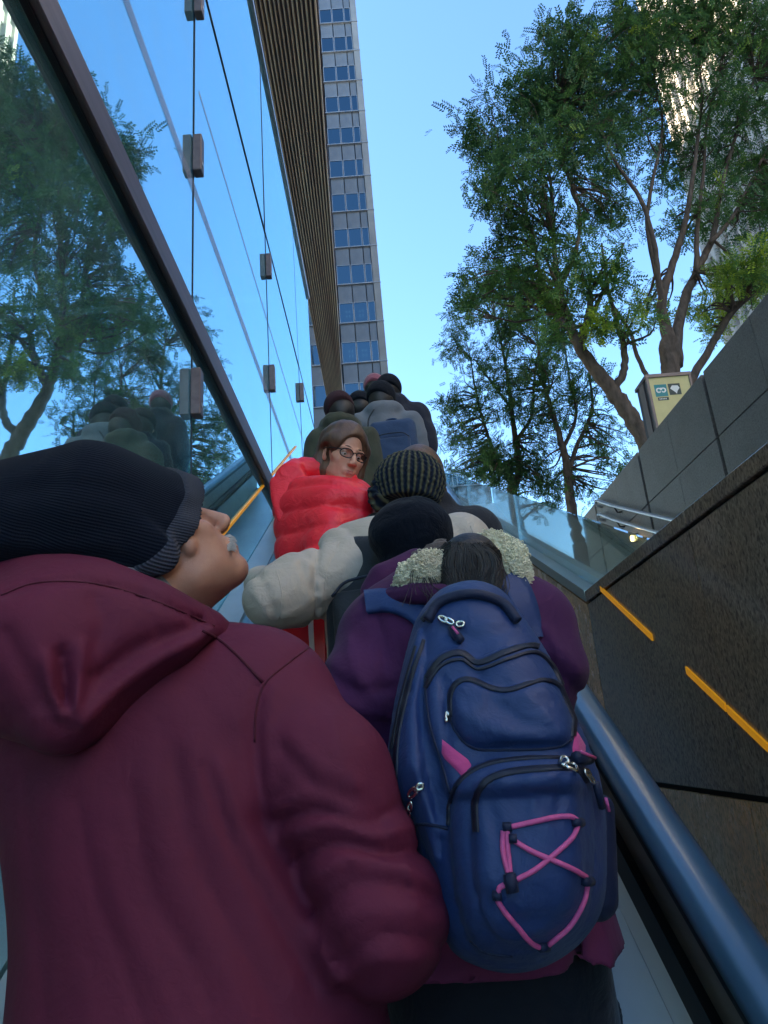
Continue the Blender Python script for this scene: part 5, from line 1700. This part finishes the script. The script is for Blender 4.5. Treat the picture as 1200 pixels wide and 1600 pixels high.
bvm = bvh_of([o for o in cw.children if o.name.startswith("coat")])
for pts in ([(497, 856), (491, 900), (493, 945), (487, 985)], [(530, 846), (512, 885), (508, 930), (512, 990)], [(430, 885), (440, 925), (436, 968)], [(735, 822), (745, 850), (742, 880)]):
    seam("seam", bvm, pts, .0016, M['cream_puff'], cw, -.0004, 5, 5)

# ---- chunky green knit hat
M['chunky'] = knit("chunky_olive_knit", (.012, .018, .032), (.125, .12, .070), 34, 75, .003, .42, 1.0)
M['dark_coat'] = fabric("dark_coat_cloth", (.02, .022, .03), .85)
kn, kco, KO, KR, KT, khd = rider(652, 706, 2.32, 'dark_coat', 'hair_brown', "person in chunky olive and navy knitted hat with brown hair just below the red jacket", face=(.3, .95, -.1), tilt=(.1, 0, 1), seed=5, skin='skin_f', w=.15, build=.92)
ka = np.array([.12, .10, 1.0]); ka /= np.linalg.norm(ka); kx = np.cross([0, 1, 0], ka); kx /= np.linalg.norm(kx)
HK = np.stack([kx, np.cross(ka, kx), ka], 1)
kc = A(640, 756, 2.24)
def chunky(P):
    q = (P - v3(kc)) @ v3(HK)
    th = np.arctan2(q[:, 1], q[:, 0]); rad = np.hypot(q[:, 0], q[:, 1])
    d = union([ell(kc + ka * .0, (.115, .115, .100)), rc(kc - ka * .05, kc + ka * .0, .096, .108)], .03)(P)
    rib = .0034 * np.sin(34 * th) * (.7 + .45 * np.sin(q[:, 2] * 210 + 2.4 * np.round(th * 34 / 6.283))) * np.clip(rad / .06, 0, 1) + .0018 * np.sin(q[:, 2] * 330 + 3 * np.sin(th * 17)) + .004 * w1(P)
    return np.maximum(d - rib, -(q[:, 2] + .075))
local_bake("knit_hat", chunky, kc, HK, (-.15, -.15, -.09), (.15, .15, .13), .0036, M['chunky'], khd)
wk = wob(91, 200)
bake("hat_tassel", disp(union([ell(A(592, 775, 2.22), (.035, .035, .05)), ell(A(598, 758, 2.22), (.03, .03, .03))], .02), lambda P: .006 * wk(P)), A(592, 775, 2.22) - .09, A(592, 775, 2.22) + .09, .0045, M['chunky'], khd)
hs = union([rc(A(590, 775, 2.28), A(598, 800, 2.30), .03, .03), rc(A(685, 770, 2.28), A(690, 790, 2.30), .025, .025)], .01)
for c_, d_ in (((590, 772, 2.28), (600, 803, 2.30)), ((684, 768, 2.28), (690, 788, 2.30))):
    bake("hair_side", disp(rc(A(*c_), A(*d_), .03, .026), lambda P: .002 * w7(P)), A(*c_) - .09, A(*c_) + .09, .006, M['hair_brown'], khd)

# ---- woman in the red puffer jacket looking back over her shoulder
M['red_puff'] = fabric("bright_red_quilted_nylon", (.92, .012, .032), .42, 900, .1, 24, .35, .05, .06, .5)
M['red_seam'] = fabric('dark_red_stitching', (.40, .004, .016), .6)
M['lens'] = glass_mix("spectacle_lens", (.9, .95, 1), .0, (.92, .89, .9), ior=1.2)
rw = empty("person", (-.16, 2.44, nosing(2.4)), "woman in bright red puffer jacket and dark glasses turning to look back", "person")
RH = A(535, 713, 2.42)
Rr_ = frame_of((.50, -.80, -.30), (.08, .15, 1))
hfr, Tr = head_sdf(RH, Rr_, .92, True, neck_to=RH + np.array([-.01, .03, -.19]), neck_r=.05)
rhd = bake("head", hfr, RH - np.array([.14, .14, .22]), RH + .15, .0034, M['skin_f'], rw)
M['eye_white2'] = M['eye_white']
eye_balls(Tr, Rr_, rhd, .92)
M['lip'] = plain("pink_lips", (.50, .19, .16), .5)
lipf = union([chain([Tr((.080, .030, -.061)), Tr((.094, .010, -.0665)), Tr((.0955, 0, -.068)), Tr((.094, -.010, -.0665)), Tr((.080, -.030, -.061))], [.002, .0045, .004, .0045, .002]),
              chain([Tr((.080, .029, -.0625)), Tr((.093, .009, -.0765)), Tr((.093, -.009, -.0765)), Tr((.080, -.029, -.0625))], [.002, .005, .005, .002])], .002)
bake("lips", lipf, Tr((.09, 0, -.07)) - .04, Tr((.09, 0, -.07)) + .04, .0018, M['lip'], rhd)
hairr = carve(union([ell(Tr((-.020, 0, .045)), (.112, .088, .096), Rr_), ell(Tr((-.045, 0, -.045)), (.075, .088, .095), Rr_),
                     rc(Tr((.030, .080, .03)), Tr((.020, .082, -.10)), .020, .016), rc(Tr((.040, -.074, .05)), Tr((-.01, -.084, -.0)), .020, .014)], .03),
              union([ell(Tr((.115, 0, -.03)), (.085, .072, .098), Rr_), ell(Tr((.02, -.095, -.03)), (.04, .03, .05), Rr_)], .02), .012)
wh = wob(95, 60)
bake("hair", disp(hairr, lambda P: .0022 * wh(P)), RH - np.array([.17, .17, .2]), RH + .17, .0042, M['hair_brown'], rhd)
for sg_ in (1, -1):
    MB().tube(spline([Tr((.090, .010 * sg_, .021)), Tr((.086, .028 * sg_, .027)), Tr((.070, .047 * sg_, .021))], 4), .0028, 6).build("eyebrow", M['hair_brown'], rhd, True)
gl_ = empty("glasses", Tr((.1, 0, 0)), "dark framed glasses on the face of the woman in red", "glasses")
for sg_ in (1, -1):
    o_c = [(.103 - .006 * abs(math.cos(t)) * (1 if math.cos(t) * sg_ > 0 else 0) - .008 * max(0, math.cos(t) * sg_), .032 * sg_ + .0255 * math.cos(t), -.004 + .0185 * math.sin(t) * (1 if abs(math.sin(t)) < .9 else .95)) for t in np.linspace(0, 2 * math.pi, 21)]
    MB().tube([Tr(p) for p in o_c], .0021, 6, False).build("rim", M['dark_metal'], gl_, True)
    MB().tube([Tr((.094, .058 * sg_, .006)), Tr((.05, .080 * sg_, .008)), Tr((-.005, .084 * sg_, .012))], .0022, 6).build("temple", M['dark_metal'], gl_, True)
    n_ = len(o_c) - 1
    V = [Tr(p) for p in o_c[:-1]] + [Tr((p[0] - .0015, p[1], p[2])) for p in o_c[:-1]]
    fast_mesh("lens", V, [tuple(range(n_)), tuple(range(2 * n_ - 1, n_ - 1, -1))], M['lens'], gl_, False)
MB().tube([Tr((.104, .008, .002)), Tr((.108, 0, .005)), Tr((.104, -.008, .002))], .002, 6).build("bridge", M['dark_metal'], gl_, True)
jr = union([rc(A(505, 825, 2.43), A(505, 1010, 2.44), .150, .160, (.95, 1.1, 1)), rc(A(470, 795, 2.42), A(545, 785, 2.40), .095, .095),
            chain([A(515, 790, 2.36), A(520, 835, 2.31), A(500, 890, 2.29), A(505, 905, 2.45)], [.082, .086, .080, .058]),
            chain([A(468, 800, 2.46), A(462, 850, 2.42), A(462, 920, 2.42)], [.075, .062, .06])], .05)
hoodr = union([chain([A(455, 800, 2.36), A(448, 755, 2.38), A(468, 735, 2.42), A(505, 735, 2.45), A(545, 750, 2.40)], [.055, .062, .058, .045, .035]), ell(A(465, 780, 2.36), (.075, .07, .09))], .04)
collr = chain([A(478, 770, 2.36), A(525, 768, 2.31), A(562, 778, 2.30), A(566, 805, 2.31)], [.045, .046, .040, .040])
jr = (lambda a, b: (lambda P: smin(a(P), b(P), .06)))(jr, collr)
pr = puff((.18, .1, 1.0), .080, .0048, 62, .8, .011)
w8 = wob(72, 28)
jro = bake("jacket", disp(jr, lambda P: pr(P) + .003 * w1(P) + .001 * w8(P)), (-.48, 2.14, .0), (.14, 2.74, 1.08), .0078, M['red_puff'], rw)
pr2 = puff((.9, .0, .45), .11, .005, 63, .8, .011)
bake("hood", disp(hoodr, lambda P: pr2(P) + .003 * w1(P) + .002 * w8(P)), A(400, 900, 2.4) - .05, A(590, 690, 2.4) + .12, .0072, M['red_puff'], rw)
legs(rw, -.17, 2.48, .02)

# ---- the group at the top
M['olive'] = fabric("dark_olive_parka", (.058, .062, .040), .8)
M['grey_jacket'] = fabric("grey_canvas_jacket", (.17, .185, .21), .8, 800, .3, 12, .35)
M['navy_coat'] = fabric("navy_black_coat", (.016, .020, .036), .8)
M['brown_knit'] = fabric("maroon_brown_hat", (.050, .020, .026), .95, 500, .6, 30, .4, .03)
M['black_hat'] = fabric("black_hat", (.007, .009, .015), .95, 500, .6, 30, .4, .03)
M['pink_knit'] = fabric("dusty_pink_hat", (.34, .10, .14), .95, 500, .6, 30, .5, .4)
M['pack_navy'] = fabric("faded_navy_canvas", (.030, .060, .130), .75)
M['yellow_bag'] = fabric("mustard_pouch", (.50, .36, .05), .7)
g_, gco, gO, gR, gT, ghd = rider(597, 603, 4.4, 'grey_jacket', 'black_hat', "person in grey canvas jacket and black beanie carrying a faded navy rucksack", hat='beanie', face=(.5, .85, .0), w=.17, build=.98, hood=.04, seed=11)
soft_pack("faded navy rucksack on the grey canvas jacket", gO + np.array([.035, -.27, -.47]), (.15, .19, .085), M['pack_navy'], (.995, -.1, 0), (.0, .1, .995), (-.1, -.99, .1), 83)
yb = gO + np.array([-.10, -.26, -.36])
yp = empty("pouch", yb - np.array([0, 0, .07]), "small mustard yellow pouch hanging beside the navy rucksack", "pouch")
V, F = surface(disp(union([ell(yb, (.04, .03, .055)), ell(yb + np.array([.02, 0, .04]), (.025, .025, .03))], .02), lambda P: .004 * w8(P)), yb - .09, yb + .11, .007)
fast_mesh("pouch_body", V, F, M['yellow_bag'], yp)
MB().tube(spline([yb + np.array([-.02, 0, .05]), yb + np.array([-.01, .02, .13]), yb + np.array([.03, .03, .2])], 4), .005, 5).build("cord", M['black_nylon'], yp, True)
rider(531, 620, 4.05, 'olive', 'brown_knit', "person in dark olive parka and maroon brown hat by the glass wall", hat='beanie', face=(-.1, .9, -.2), w=.14, build=.98, hood=.055, seed=12, tilt=(-.2, 0, 1))
rider(562, 619, 4.7, 'navy_coat', 'black_hat', "person with round black hat between maroon hat and grey jacket", hat='beanie', w=.12, build=.86, seed=13)
rider(607, 593, 4.75, 'navy_coat', 'black_hat', "broad person in navy black coat on the right behind the grey jacket", hat='beanie', face=(.2, .95, 0), w=.19, build=1.08, seed=14, hood=.045)
rider(584, 591, 5.5, 'navy_coat', 'pink_knit', "farthest person in dusty pink hat near the escalator top", hat='beanie', w=.13, build=.88, seed=15)
